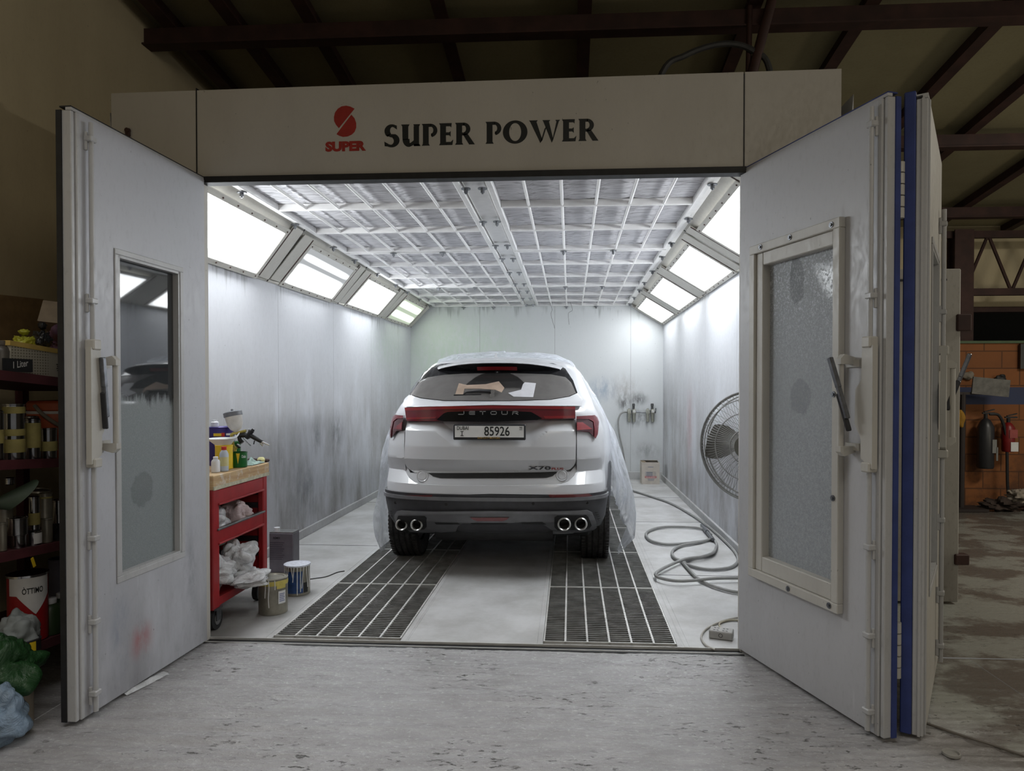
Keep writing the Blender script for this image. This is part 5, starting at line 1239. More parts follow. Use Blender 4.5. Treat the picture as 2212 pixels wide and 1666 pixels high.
# floor tins by the trolley
x, y = -1.895, 4.315
k1 = can('paint_tin', 'old steel paint tin with yellow tape and a white label on the booth floor', 'paint tin', x, y, .0, .178, .225, tind, bands=((.185, .213, M['tape']),), labels=((facing(x, y)+.35, facing(x, y)+.95, .07, .15, wpt), (facing(x, y)+.25, facing(x, y)+.95, .165, .215, M['tape'])))
mb = MB()
for i in range(5): label_rect(mb, (x, y), .0908, facing(x, y)+.42, facing(x, y)+.85-.06*(i % 2), .085+i*.011, .089+i*.011)
mb.build('label_print', plain('blue print', lin(70, 90, 150), .6), k1, smooth=0)
pale = plain('dried white paint', lin(214, 214, 212), .4, 0, .04)
MB().lathe([(0, .221), (.082, .221), (.086, .226)], (x, y, 0), n=32).build('paint_skin', pale, k1)
mb = MB(); 
for a, l in ((-.55, .11), (-.3, .17), (.1, .06)): mb.tube([V((x+.0905*cos(facing(x, y)+a+.02*sin(zz*40)), y+.0905*sin(facing(x, y)+a+.02*sin(zz*40)), .222-zz)) for zz in [l*i/8 for i in range(9)]], .0028, 6)
mb.build('paint_runs', pale, k1)
x, y = -1.90, 4.72
k2 = can('paint_tin', 'blue labelled paint tin covered in white paint runs beside the grate', 'paint tin', x, y, .0, .172, .205, tind, lidmat=plain('whitened lid', lin(206, 210, 222), .5, 0, .15, 60), labels=((facing(x, y)-1.3, facing(x, y)+.45, .02, .17, plain('blue label', lin(40, 70, 120), .4, 0, .3, 30)), (facing(x, y)+.5, facing(x, y)+.9, .02, .09, M['blk'])))
mb = MB()
random.seed(3)
for i in range(11):
    a = facing(x, y)-1.2+i*.24; l = random.uniform(.07, .19); dr = random.uniform(-.35, .35)
    mb.tube([V((x+.0885*cos(a+dr*zz/l*.6), y+.0885*sin(a+dr*zz/l*.6), .20-zz)) for zz in [l*j/8 for j in range(9)]], .0032, 6)
mb.build('paint_runs', pale, k2)
# solvent can
sc = thing('solvent_can', 'tall grey rectangular solvent can with fine print behind the trolley', 'can', (-2.235, 5.30, 0))
MB().box((-2.235, 5.30, .155), (.19, .13, .31), bev=.006).build('body', plain('grey solvent can', lin(112, 108, 116), .4, .3, .1), sc)
MB().box((-2.235, 5.30, .312), (.186, .126, .006)).build('rim', M['alu'], sc)
MB().cyl((-2.285, 5.28, .313), (-2.285, 5.28, .345), .022, n=20).build('cap', whi, sc)
text_mb('REMIX', (-2.295, 5.2345, .262), (1, 0, 0), ZW, .055, .018, .0006, .02).build('lettering', INK, sc, smooth=0)
mb = MB()
for i in range(9): mb.box((-2.265-.005*(i % 3), 5.2343, .235-i*.016), (.115-.01*(i % 3), .0008, .006))
mb.build('label_print', plain('grey print', lin(74, 70, 80), .6), sc, smooth=0)

# ================================================================== fan, regulators, box
FC = V((1.19, 4.62, 1.05)); fd = V((-.60, -.80, 0)).normalized(); fu = V((fd.y, -fd.x, 0))*-1
fan = thing('wall_fan', 'large grey industrial fan with a wire guard beside the open fan side door', 'fan', tuple(FC))
def ring_(c, r, th): return MB().tube([c+(fu*cos(2*pi*i/48)+ZW*sin(2*pi*i/48))*r for i in range(48)], th, 6, closed=True)
mb = MB(); Rg = .355
for (dd, rr) in ((.0, Rg), (.012, Rg+.006), (-.05, Rg-.012), (.06, .31), (.085, .22), (.10, .11)):
    q = ring_(FC+fd*dd, rr, .004 if rr < Rg-.02 else .006); mb.add(q.v, q.f)
for i in range(96):
    a = 2*pi*i/96; e = fu*cos(a)+ZW*sin(a); a2 = a+.10; e2 = fu*cos(a2)+ZW*sin(a2)
    mb.tube([FC+fd*.104+e*.07, FC+fd*.095+e*.15, FC+fd*.075+e2*.25, FC+fd*.045+e2*.33, FC+e2*(Rg+.008)], .0016, 5)
    if i % 2: mb.tube([FC+e2*(Rg+.008), FC-fd*.07+e2*.33, FC-fd*.12+e*.2, FC-fd*.13+e*.08], .0016, 5)
gm = plain('fan guard wire', lin(150, 150, 148), .45, .2, .15); mb.build('wire_guard', gm, fan)
mb = MB().cyl(FC+fd*.085, FC+fd*.115, .085, .075, 28).cyl(FC+fd*.115, FC+fd*.12, .05, n=24); mb.build('guard_cap', plain('dusty cap', lin(96, 96, 88), .5), fan)
for i in range(3):
    a0 = radians(175)+2*pi*i/3; mb = MB()
    def bl(u, v, a0=a0):
        r = .06+.25*u; wv = .16+.42*sin(pi*min(1, u*.62+.2)); a = a0+(v-.5)*2*wv*.9; e = fu*cos(a)+ZW*sin(a)
        return FC+e*r+fd*(.02+(v-.5)*.10)
    mb.grid(10, 8, bl); n_ = len(mb.v); mb.add([q-fd*.004 for q in mb.v], [f[::-1] for f in mb.f]); mb.build('blade', plain('grey fan blade', lin(70, 68, 62), .5), fan)
MB().cyl(FC-fd*.03, FC+fd*.05, .06, n=24).cyl(FC-fd*.30, FC-fd*.03, .085, n=24).build('motor', plain('motor grey', lin(80, 80, 76), .5), fan)
MB().tube(smoothpath([FC-fd*.22, FC-fd*.22+V((.05, .05, -.1)), V((XR-.03, FC.y+.24, .90))]), .018, 10).box((XR-.015, FC.y+.24, .92), (.03, .14, .22), bev=.006).build('wall_bracket', M['zinc'], fan)
# twin air regulators
frl = plain('regulator grey', lin(150, 150, 140), .45, .2, .2, 30); frd = plain('regulator dark', lin(66, 66, 66), .5, 0, .2)
for k, (xc, lab) in enumerate(((.965, 'air filter regulator pair nearer the car on the rear wall'), (1.255, 'air filter regulator pair nearer the corner on the rear wall'))):
    y0 = YB1-.055; z0 = 1.075
    fr = thing('air_regulator', lab, 'air regulator', (xc, y0, .90), group='air regulators on the rear wall')
    for j, dx_ in enumerate((-.038, .038)):
        MB().box((xc+dx_, y0, z0), (.058, .055, .07), bev=.006).cyl((xc+dx_, y0, z0+.03), (xc+dx_, y0, z0+.05), .018, n=16).build('body', frl, fr)
        MB().lathe([(0, -.165), (.012, -.165), (.022, -.158), (.024, -.15), (.025, -.045), (.028, -.04), (.028, -.03)], (xc+dx_, y0, z0), n=20).build('bowl', frl, fr)
    MB().cyl((xc+.03, y0, z0+.03), (xc+.03, y0, z0+.125), .019, n=18).box((xc+.03, y0, z0+.105), (.042, .042, .045), bev=.006).build('knob', frd, fr)
    MB().cyl((xc+.038, y0-.028, z0+.005), (xc+.038, y0-.042, z0+.005), .022, n=20).build('gauge', plain('gauge', lin(196, 196, 194), .3), fr)
    MB().box((xc, y0+.035, z0), (.11, .03, .04)).build('mount', M['zinc'], fr)
mb = MB().tube([(1.03, YB1-.055, 1.07), (1.08, YB1-.05, 1.068), (1.15, YB1-.05, 1.062), (1.20, YB1-.055, 1.065)], .010, 8).cyl((1.31, YB1-.055, 1.075), (1.34, YB1-.05, 1.085), .012, n=10).cyl((1.335, YB1-.05, 1.05), (1.342, YB1-.05, 1.13), .010, n=10)
tag(mb.build('air_pipe', M['zinc']), 'short air pipe joining the two regulator pairs on the rear wall', 'pipe')
mb = MB().tube(smoothpath([(.92, YB1-.055, 1.07), (.84, YB1-.055, 1.065), (.78, YB1-.06, 1.02), (.755, YB1-.06, .90), (.78, YB1-.06, .68), (.84, YB1-.07, .40), (.86, YB1-.12, .10), (.80, 10.6, .02), (.78, 10.2, .014)]), .013, 8)
tag(mb.build('air_hose', M['cablegrey']), 'grey air hose dropping from the regulators down the rear wall', 'hose')
# carton by the rear wall
bx_ = thing('cardboard_box', 'white printed cardboard box with an open top by the rear wall corner', 'box', (1.205, 10.62, 0))
crd = plain('white carton', lin(186, 178, 168), .75, 0, .08); crb = plain('brown carton', lin(140, 124, 100), .8, 0, .1)
mb = MB()
for q in (((1.205, 10.50, .163), (.265, .006, .326)), ((1.205, 10.76, .163), (.265, .006, .326)), ((1.075, 10.63, .163), (.006, .26, .326)), ((1.335, 10.63, .163), (.006, .26, .326)), ((1.205, 10.63, .004), (.265, .26, .006))): mb.box(*q)
mb.build('body', crd, bx_)
MB().box((1.205, 10.74, .332), (.26, .07, .005), Matrix.Rotation(-.15, 3, 'X')).box((1.11, 10.63, .328), (.06, .24, .004), Matrix.Rotation(.1, 3, 'Y')).build('flap', crb, bx_)
mb = MB()
for i in range(3): mb.box((1.20, 10.4964, .185-i*.024), (.15, .001, .002)); mb.box((1.185, 10.4964, .175-i*.024), (.095, .001, .008))
for i in (-.075, .025, .075): mb.box((1.20+i, 10.4964, .155), (.002, .001, .06))
mb.box((1.205, 10.4964, .258), (.08, .001, .006)); mb.box((1.21, 10.4964, .076), (.10, .001, .006)); mb.box((1.21, 10.4964, .058), (.09, .001, .006)); mb.build('label_print', plain('blue grey print', lin(84, 100, 130), .6), bx_, smooth=0)
MB().box((1.205, 10.4964, .107), (.17, .001, .026)).build('red_strip', RED, bx_, smooth=0)
mb = MB()
for i in range(14): mb.box((1.132+i*.0112, 10.4956, .107), (.007, .0006, .010+.002*(i % 3)))
mb.build('strip_print', wpt, bx_, smooth=0)

# ================================================================== hoses and power strip
def fl_(l, z=.016): return [at(px, py, Z=z) for px, py in l]
z_ = .016
h1 = fl_([(1366, 1060), (1410, 1074), (1450, 1088), (1490, 1110), (1520, 1130), (1545, 1150), (1575, 1178), (1590, 1196), (1594, 1212), (1580, 1225), (1550, 1230), (1520, 1229), (1490, 1222), (1478, 1214), (1500, 1206), (1528, 1201), (1545, 1190), (1548, 1176), (1540, 1163), (1530, 1152), (1515, 1137)])
tag(MB().tube(smoothpath(h1), .0125, 8).build('air_hose', M['cablegrey']), 'grey air hose running along the wall from behind the car', 'hose')
h2 = fl_([(1518, 1136), (1526, 1146), (1536, 1156), (1530, 1148), (1510, 1141), (1470, 1138), (1430, 1139), (1400, 1148), (1397, 1160), (1410, 1170), (1440, 1176), (1480, 1174), (1520, 1169), (1538, 1165)], .018)
tag(MB().tube(smoothpath(h2), .0125, 8).build('air_hose', M['cablegrey']), 'loop of grey air hose beside the right hand grate', 'hose')
h3 = fl_([(1538, 1164), (1510, 1172), (1475, 1178), (1457, 1186), (1452, 1196), (1458, 1206), (1472, 1212), (1476, 1216), (1490, 1232), (1508, 1250), (1535, 1264), (1570, 1275), (1600, 1280), (1640, 1282)], .018)
tag(MB().tube(smoothpath(h3), .0125, 8).build('air_hose', M['cablegrey']), 'grey air hose crossing the floor towards the fan side door', 'hose')
h4 = fl_([(1548, 1180), (1540, 1194), (1515, 1203), (1480, 1208), (1445, 1222), (1420, 1236), (1417, 1244), (1430, 1250), (1460, 1255), (1500, 1254), (1540, 1250), (1600, 1249), (1640, 1252)], .035)
tag(MB().tube(smoothpath(h4), .0125, 8).build('air_hose', M['cablegrey']), 'grey air hose making the wide outer bend on the floor', 'hose')
cp = MB().cyl(at(1516, 1134, Z=.03), at(1540, 1166, Z=.03), .016, n=12).cyl(at(1522, 1142, Z=.03), at(1528, 1150, Z=.03), .021, n=12)
tag(cp.build('hose_coupling', M['zinc']), 'metal quick coupling between the air hoses', 'coupling')
ps = thing('power_strip', 'grey power strip with empty sockets on the booth floor by the door', 'power strip', tuple(at(1563, 1386, Z=0)))
sc_ = at(1563, 1384, Z=.0); ud_ = (at(1577, 1392, Z=0)-at(1533, 1373, Z=0)); ud_.normalize(); vd_ = V((-ud_.y, ud_.x, 0))
P0 = at(1533, 1384, Z=0)
ua = V((.82, -.28, 0)).normalized(); ub = V((.28, .82, 0)).normalized(); P0 = at(1531, 1380, Z=0)
MB().obox(P0, ua, ub, ZW, 0, .13, 0, .085, .002, .048, .005).build('body', plain('strip grey', lin(158, 156, 152), .5), ps)
mb = MB()
for i in range(2):
    for j in range(2): mb.obox(P0, ua, ub, ZW, .022+i*.05, .034+i*.05, .02+j*.035, .026+j*.035, .0475, .049); mb.obox(P0, ua, ub, ZW, .040+i*.05, .052+i*.05, .02+j*.035, .026+j*.035, .0475, .049)
mb.build('socket', M['blk'], ps, smooth=0)
MB().lathe([(.009, 0), (.0105, .001), (.012, 0)], P0+ua*.065+ZW*.026-ub*.0005, -ub, 20).build('switch_mark', M['blkplastic'], ps)
h5 = fl_([(1545, 1404), (1525, 1394), (1515, 1378), (1522, 1362), (1545, 1348), (1575, 1338), (1610, 1334), (1660, 1340)], .008)
tag(MB().tube(smoothpath(h5), .0058, 8).build('power_cable', plain('pale cable', lin(176, 172, 164), .5)), 'pale power cable curving round the power strip', 'cable')
h6 = fl_([(1568, 1366), (1555, 1354), (1556, 1346), (1575, 1340), (1600, 1341), (1650, 1345)], .008)
tag(MB().tube(smoothpath(h6), .0058, 8).build('power_cable', plain('beige cable', lin(168, 160, 140), .5)), 'inner beige cable behind the power strip', 'cable')
h7 = fl_([(658, 1253), (680, 1250), (705, 1246), (728, 1237), (744, 1234)], .003)  # dirty crack in the slab, modelled as a thin raised strip
tag(MB().tube(smoothpath(h7), .0045, 6).build('crack_strip', M['cableblk']), 'thin dark strip of dirt along a crack on the slab beside the blue labelled tin', 'strip')

# ================================================================== rack with paints behind the rack side door
rackm = plain('maroon shelf paint', lin(84, 40, 46), .6, 0, .3, 7, bump=.1)
RXF, RXB = -2.42, -3.08
def zb(k, y): return (1.505, 1.122, .728, .286)[k]-.075*(y-2.8)
rack = thing('shelving_rack', 'maroon steel rack full of paint tins behind the open rack side door', 'rack', (-2.75, 3.05, 0))
rp_ = Matrix.Rotation(-math.atan(.075), 3, 'X')
for k in range(4):
    mb = MB().box((-2.75, 3.05, zb(k, 3.05)-.018), (.66, 1.34, .012), rp_).box((RXF+.004, 3.05, zb(k, 3.05)-.022), (.008, 1.34, .042), rp_); mb.build('shelf_board', rackm, rack)
for (x, y) in ((RXF, 2.37), (RXF, 3.73), (RXB, 2.37), (RXB, 3.73)):
    MB().box((x, y, .85), (.045, .045, 1.7)).build('post', rackm, rack)
yd = plain('dull tape', lin(150, 140, 84), .7, 0, .15, 25, bump=.4, bscale=40)
def rcan(px0, px1, yt, yb_, X, label, mat=None, k=None, name='paint_tin', cat='paint tin', grp='tins on the rack', zbase=None, **kw):
    c0_ = at((px0+px1)/2, yb_, X=X); ct = at((px0+px1)/2, yt, X=X)
    a = at(px0, yb_, Y=c0_.y); b_ = at(px1, yb_, Y=c0_.y); d = abs(b_.x-a.x)/1.22
    z = (zb(k, c0_.y)-.010) if k is not None else (c0_.z if zbase is None else zbase)
    h_ = max(.03, ct.z-z)
    return can(name, label, cat, c0_.x, c0_.y, z, d, h_, mat or tin, group=grp, **kw), c0_, d, h_, z
# shelf two, front row
rcan(8, 54, 873, 993, -2.50, 'tall bright tin ringed with masking tape on the second shelf', k=1, bands=((.215, .245, yd), (.115, .145, yd), (.04, .10, yd)), lid=False)
rcan(-22, 8, 888, 994, -2.50, 'tin with tape cut off by the picture edge on the second shelf', k=1, bands=((.08, .14, yd),))
rcan(57, 88, 905, 990, -2.49, 'tin almost covered in yellow masking tape on the second shelf', k=1, bands=((.06, .175, yd),))
rcan(90, 124, 925, 992, -2.47, 'small bright tin with one tape band on the second shelf', k=1, bands=((.045, .09, yd),), lid=False, taper=.93)
rcan(57, 84, 900, 988, -2.62, 'dull tin standing behind the taped tin on the second shelf', k=1)
c_ = at(122, 992, X=-2.62); z_ = zb(1, c_.y)-.01
jug = thing('water_cooler', 'orange round water cooler jug with a white band on the second shelf', 'cooler', (c_.x, c_.y, z_)); ora = plain('orange plastic', lin(190, 92, 52), .5, 0, .08, bump=.1)
MB().lathe([(0, 0), (.105, 0), (.112, .01), (.122, .18), (.124, .235), (.118, .245), (.124, .252), (.124, .285), (.115, .296), (0, .3)], (c_.x, c_.y, z_), n=40).build('body', ora, jug)
MB().lathe([(.1245, .232), (.1265, .238), (.1245, .246)], (c_.x, c_.y, z_), n=40).build('white_band', wpt, jug)
mb = MB(); fa = facing(c_.x, c_.y)
for i in range(9): label_rect(mb, (c_.x, c_.y), .1235, fa+.1, fa+.42, z_+.02+i*.021, z_+.028+i*.021, 6)
mb.build('ribs', plain('orange rib', lin(160, 74, 42), .6), jug)
mb = MB().tube(smoothpath([V((c_.x+.128*cos(fa-.75), c_.y+.128*sin(fa-.75), z_+.275)), V((c_.x+.135*cos(fa-.4), c_.y+.135*sin(fa-.4), z_+.23)), V((c_.x+.138*cos(fa+.1), c_.y+.138*sin(fa+.1), z_+.175)), V((c_.x+.13*cos(fa+.7), c_.y+.13*sin(fa+.7), z_+.145))]), .009, 8); mb.build('carry_handle', plain('grey handle', lin(140, 134, 122), .6), jug)
bq = at(65, 990, X=-2.72); bottle('plastic_bottle', 'pale bottle neck rising behind the taped tin on the second shelf', bq.x, bq.y, zb(1, bq.y)-.01, .05, .235, plain('pale bottle', lin(160, 156, 146), .4), whi)
# shelf three, tins in two layers
B = [(-4, 15, 1130, 1195), (24, 56, 1155, 1191), (55, 91, 1148, 1187), (90, 114, 1120, 1180), (115, 152, 1130, 1174)]
BL = ('tin with a cloth scrap on the third shelf, cut by the picture edge', 'squat dark tin in the bottom layer of the third shelf', 'squat tin with a hand written label in the bottom layer of the third shelf', 'taller grey tin in the bottom layer of the third shelf', 'dark shiny tin nearest the door in the bottom layer of the third shelf')
for i, (a, b_, yt, yb_) in enumerate(B):
    rcan(a, b_, yt, yb_, -2.49, BL[i], mat=(tind, tin, tin, tind, plain('dark tin', (.04, .042, .045), .25, .6, .3))[i], k=2, **({'labels': ((-.9, .3, .01, .06, wpt),)} if i == 2 else {}))
for i, (a, b_, yt, yb_, bd, lab) in enumerate(((17, 60, 1118, 1156, (), 'wide bright tin in the upper layer of the third shelf'), (63, 86, 1073, 1147, ((.03, .085, yd),), 'narrow tin with a tape skirt in the upper layer of the third shelf'), (84, 113, 1066, 1119, ((.095, .103, yd),), 'lidded tin with paint drips in the upper layer of the third shelf'), (114, 144, 1080, 1132, (), 'bright tin nearest the door in the upper layer of the third shelf'))):
    q = at((a+b_)/2, yb_, X=-2.50); rcan(a, b_, yt, yb_, -2.50, lab, mat=tin if i != 2 else tind, zbase=q.z, bands=bd)
rcan(-10, 28, 1096, 1137, -2.56, 'stacked tin behind the green sheet on the third shelf', mat=tind)
rcan(10, 32, 1035, 1047, -2.62, 'small tin lid glinting at the back of the third shelf', zbase=at(20, 1047, X=-2.62).z)
q = at(82, 1060, X=-2.58); tag(MB().lathe([(0, .004), (.045, .006), (.05, .002), (.052, .008), (.054, 0), (0, 0)], q+V((0, 0, -.004)), (0.1, 0, 1), 26).build('tin_lid', tind), 'loose grey tin lid lying on the stacked tins', 'lid')
cone_a = at(-25, 1090, X=-2.5); cone_b = at(70, 1062, X=-2.44); gsh = plain('green card', lin(58, 72, 56), .6, 0, .2)
mb = MB(); dd_ = (cone_b-cone_a)
s1_ = V((0, .35, 1)).normalized(); s2_ = dd_.normalized().cross(s1_)
mb.grid(9, 16, lambda u, v: cone_a+dd_*(u*(.75+.25*cos(pi*2*(v-.1))))+(s1_*cos(2*pi*v*.8)+s2_*sin(2*pi*v*.8))*(.012+.045*u)); tag(mb.build('card_funnel', gsh), 'rolled dark green card funnel on the third shelf', 'funnel')
mb = MB().box(at(72, 1215, X=-2.41)+V((0, 0, 0)), (.003, .014, .045), Matrix.Rotation(.35, 3, 'X')); tag(mb.build('yellow_tag', yel), 'yellow tag hanging under the third shelf edge', 'tag')
# shelf one
def rp(px, py, X): return at(px, py, X=X)
q0, q1 = rp(22, 800, -2.46), rp(175, 806, -2.46)
zs_ = zb(0, q0.y)
cr = thing('carton', 'perforated white carton with a yellow rim on the top shelf', 'box', tuple(V((q0.x-.1, (q0.y+q1.y)/2, zs_-.01))))
t = NT('perforated print'); p = t.pos(); x, y, z = t.sep(p)
fx_ = t.ma('SUBTRACT', t.ma('FRACT', t.ma('MULTIPLY', y, 62)), .5); fz_ = t.ma('SUBTRACT', t.ma('FRACT', t.ma('MULTIPLY', z, 78)), .5)
dd2 = t.ma('ADD', t.ma('MULTIPLY', fx_, fx_), t.ma('MULTIPLY', fz_, fz_)); dots = t.ma('MULTIPLY', t.ma('LESS_THAN', dd2, .075), t.mr(y, 3.12, 3.16, 1, 0))
M['dots'] = t.done(t.bsdf(Base_Color=t.mix(t.ma('MULTIPLY', dots, .75), lin(178, 174, 160), lin(90, 82, 64)), Roughness=.7))
yl_, yr_ = q0.y, q1.y; hgt = .125
MB().box((q0.x-.10, (yl_+yr_)/2, zs_-.01+hgt/2-.012), (.20, yr_-yl_, hgt), rp_).build('body', M['dots'], cr)
MB().box((q0.x-.10, (yl_+yr_)/2, zs_+hgt-.012), (.206, yr_-yl_+.006, .022), rp_).build('rim', plain('yellow rim', lin(206, 176, 96), .6), cr)
mb = MB()
for i in range(4): mb.box((q0.x+.001, yl_+.30-.0*i, zs_+.045-i*.010), (.001, .05-.008*(i % 2), .004))
mb.build('label_print', INK, cr, smooth=0)
a1 = rp(5, 803, -2.435); b1 = rp(70, 797, -2.435)
cd_ = thing('label_card', 'black card lettered in white leaning on the carton', 'card', tuple(V((a1.x, (a1.y+b1.y)/2, a1.z))))
MB().box((a1.x, (a1.y+b1.y)/2, a1.z+.03), (.004, b1.y-a1.y, .058), rp_ @ Matrix.Rotation(.08, 3, 'X')).build('card', M['blkplastic'], cd_)
text_mb('1 Liter', V((a1.x+.003, a1.y+.055, a1.z+.015)), V((0, 1, .16)), ZW, .085, .030, .0005, .01).build('lettering', wpt, cd_, smooth=0)
for (px, py, r, lab, m_, nk, sd) in ((52, 737, (.045, .05, .045), 'yellow green knotted bag on the carton', plain('lime bag', lin(176, 178, 60), .4), .45, 5), (92, 730, (.04, .045, .062), 'black knotted bag on the carton', plain('black bag', (.02, .02, .024), .28), .4, 9)):
    q = rp(px, py, -2.53); mb = crumple(q, r, sd, .45, 2.6, q.z-r[2]*.8, nk); tag(mb.build('knotted_bag', m_, smooth=80), lab, 'bag')
q = rp(132, 735, -2.56); mb = crumple(q, (.08, .09, .085), 14, .6, 1.7, q.z-.07); tag(mb.build('cloth_bag', plain('purple cloth', lin(100, 70, 92), .7), smooth=70), 'crumpled purple cloth on the top shelf by the door edge', 'cloth')
q = rp(125, 690, -2.74); tag(MB().box(q, (.10, .19, .12), Matrix.Rotation(-.35, 3, 'X') @ Matrix.Rotation(.3, 3, 'Z')).build('folded_carton', plain('pale carton', lin(172, 158, 140), .8)), 'tilted pale carton above the purple cloth', 'box')
q = rp(45, 702, -2.95); tag(MB().box(q, (.012, .33, .30), Matrix.Rotation(.05, 3, 'X')).build('cardboard_sheet', plain('brown board', lin(128, 104, 70), .85, 0, .15)), 'brown cardboard sheet leaning against the plaster behind the top shelf', 'cardboard')
q = rp(4, 765, -2.50); bottle('glass_jar', 'dark jar at the picture edge on the top shelf', q.x, q.y, zb(0, q.y)-.01, .075, .15, plain('jar grey', lin(78, 74, 68), .4), plain('dull cap', lin(90, 84, 76), .5))
# shelf four
r_, c0_, d_, h_, z_ = rcan(18, 104, 1238, 1382, -2.53, 'large red tin with a white shield label on the lowest shelf', mat=plain('red tin', lin(156, 30, 34), .35, 0, .1), k=3, lidmat=tin)
mb = MB(); fa = facing(c0_.x, c0_.y); rr = d_/2+.0012
mb.grid(25, 2, lambda u, v: V((c0_.x+rr*cos(fa-1.0+2.2*u), c0_.y+rr*sin(fa-1.0+2.2*u), z_+h_*(.985-.02*v) if v < .5 else z_+h_*(.72-.30*max(0, 1-abs(u-.62)*2.4)))))
mb.build('shield_label', wpt, r_)
ink(MB(), 'ÒTTIMO', c0_.x, c0_.y, rr+.001, z_+h_*.74, z_+h_*.85, fa+.25, .52, .02).build('lettering', INK, r_, smooth=0)
ink(MB(), '2K', c0_.x, c0_.y, rr+.001, z_+h_*.28, z_+h_*.40, fa-.05, .17, .02).build('lettering', wpt, r_, smooth=0)
rcan(106, 160, 1205, 1300, -2.66, 'blue grey bucket behind the red tin on the lowest shelf', mat=plain('bucket blue grey', lin(96, 98, 116), .5), k=3, name='bucket', cat='bucket', grp=None, lid=False)
for (px, py, lab, hh) in ((108, 1398, 'green bottle with a white cap nearer the red tin', .155), (138, 1385, 'green bottle with a white cap nearer the door', .165)):
    q = rp(px, py, -2.50); bottle('plastic_bottle', lab, q.x, q.y, zb(3, q.y)-.01, .105, hh+.015, plain('dark green bottle', lin(44, 62, 36), .4), whi, grp='green bottles on the lowest shelf')
q = rp(38, 1368, -2.44); mb = crumple(q+V((0, 0, -.01)), (.085, .10, .105), 21, .35, 1.8, zb(3, q.y)-.005); tag(mb.build('wrapped_bundle', plain('grey white cloth', lin(140, 146, 146), .7), smooth=70), 'pale wrapped bundle on the lowest shelf in front of the red tin', 'bundle')
rcan(32, 88, 1380, 1420, -2.40, 'low dark tin with a yellow label on the lowest shelf edge', mat=plain('dark low tin', lin(52, 50, 54), .45, .3), zbase=zb(3, 2.95)-.012, labels=((.0-.75, .35-.6, .006, .05, yel),))
# floor under the rack
q = at(100, 1590, Z=0); q.x -= .22; q.y += .05
can('bucket', 'pale bucket under the green bag on the floor by the rack', 'bucket', q.x, q.y, 0, .20, .16, plain('pale bucket', lin(150, 140, 126), .5, 0, .15), lid=False)
mb = crumple(q+V((0, 0, .25)), (.15, .16, .16), 31, .45, 1.8, .10); tag(mb.build('plastic_bag', bagmat('green bag', (.02, .07, .022), 1, .4), smooth=80), 'dark green plastic bag bulging out of the floor bucket', 'plastic bag')
q2 = V((-2.27, 2.62, 0)); mb = crumple(q2+V((-.02, 0, .10)), (.115, .13, .15), 37, .4, 1.9, .004); tag(mb.build('plastic_bag', bagmat('pale blue bag', (.20, .27, .35), 1, .4), smooth=80), 'pale blue plastic bag on the floor at the picture corner', 'plastic bag')
q3 = at(-5, 1600, Z=0); can('bucket', 'bucket with a yellow rim behind the pale blue bag', 'bucket', -2.42, 2.72, 0, .22, .24, plain('white bucket', lin(170, 170, 166), .5), lid=True, lidmat=plain('yellow lid', lin(170, 150, 60), .5))

# ================================================================== far right hall
cab = thing('control_cabinet', 'tall grey sheet metal cabinet standing beside the booth, dirty towards its foot', 'cabinet', (2.05, 5.1, 0))
cm = dirty('cabinet enamel', lin(176, 172, 164), lin(70, 60, 48), 1.0, -.1, 1.25, .5, base_amt=.3)
MB().box((1.99, 5.1, 1.115), (.94, .75, 2.20), bev=.006).build('body', cm, cab)
MB().box((2.51, 4.78, 1.115), (.10, .10, 2.20), bev=.006).build('corner_post', cm, cab)
MB().box((1.99, 4.72, 2.14), (.94, .02, .012)).box((2.45, 4.722, 1.1), (.008, .01, 2.1)).build('seam', M['blk'], cab)
for (zz, lab_) in ((1.86, 'a'), (.30, 'b')):
    MB().box((2.575, 4.745, zz), (.09, .07, .11 if zz > 1 else .07), bev=.006).build('hinge_bracket', M['redbrown'], cab)
mb = MB().cyl((2.30, 4.715, 1.01), (2.30, 4.68, 1.01), .035, n=18).cyl((2.31, 4.69, 1.01), (2.39, 4.69, 1.012), .016, n=12); mb.build('valve', M['blk'], cab)
ex = [(2111, 2146, 903, 1012, plain('black cylinder', (.02, .02, .022), .4), 'black fire extinguisher with a hose on the orange wall'), (2164, 2191, 912, 976, plain('red cylinder', lin(120, 22, 22), .4), 'red fire extinguisher with a white tag on the orange wall')]
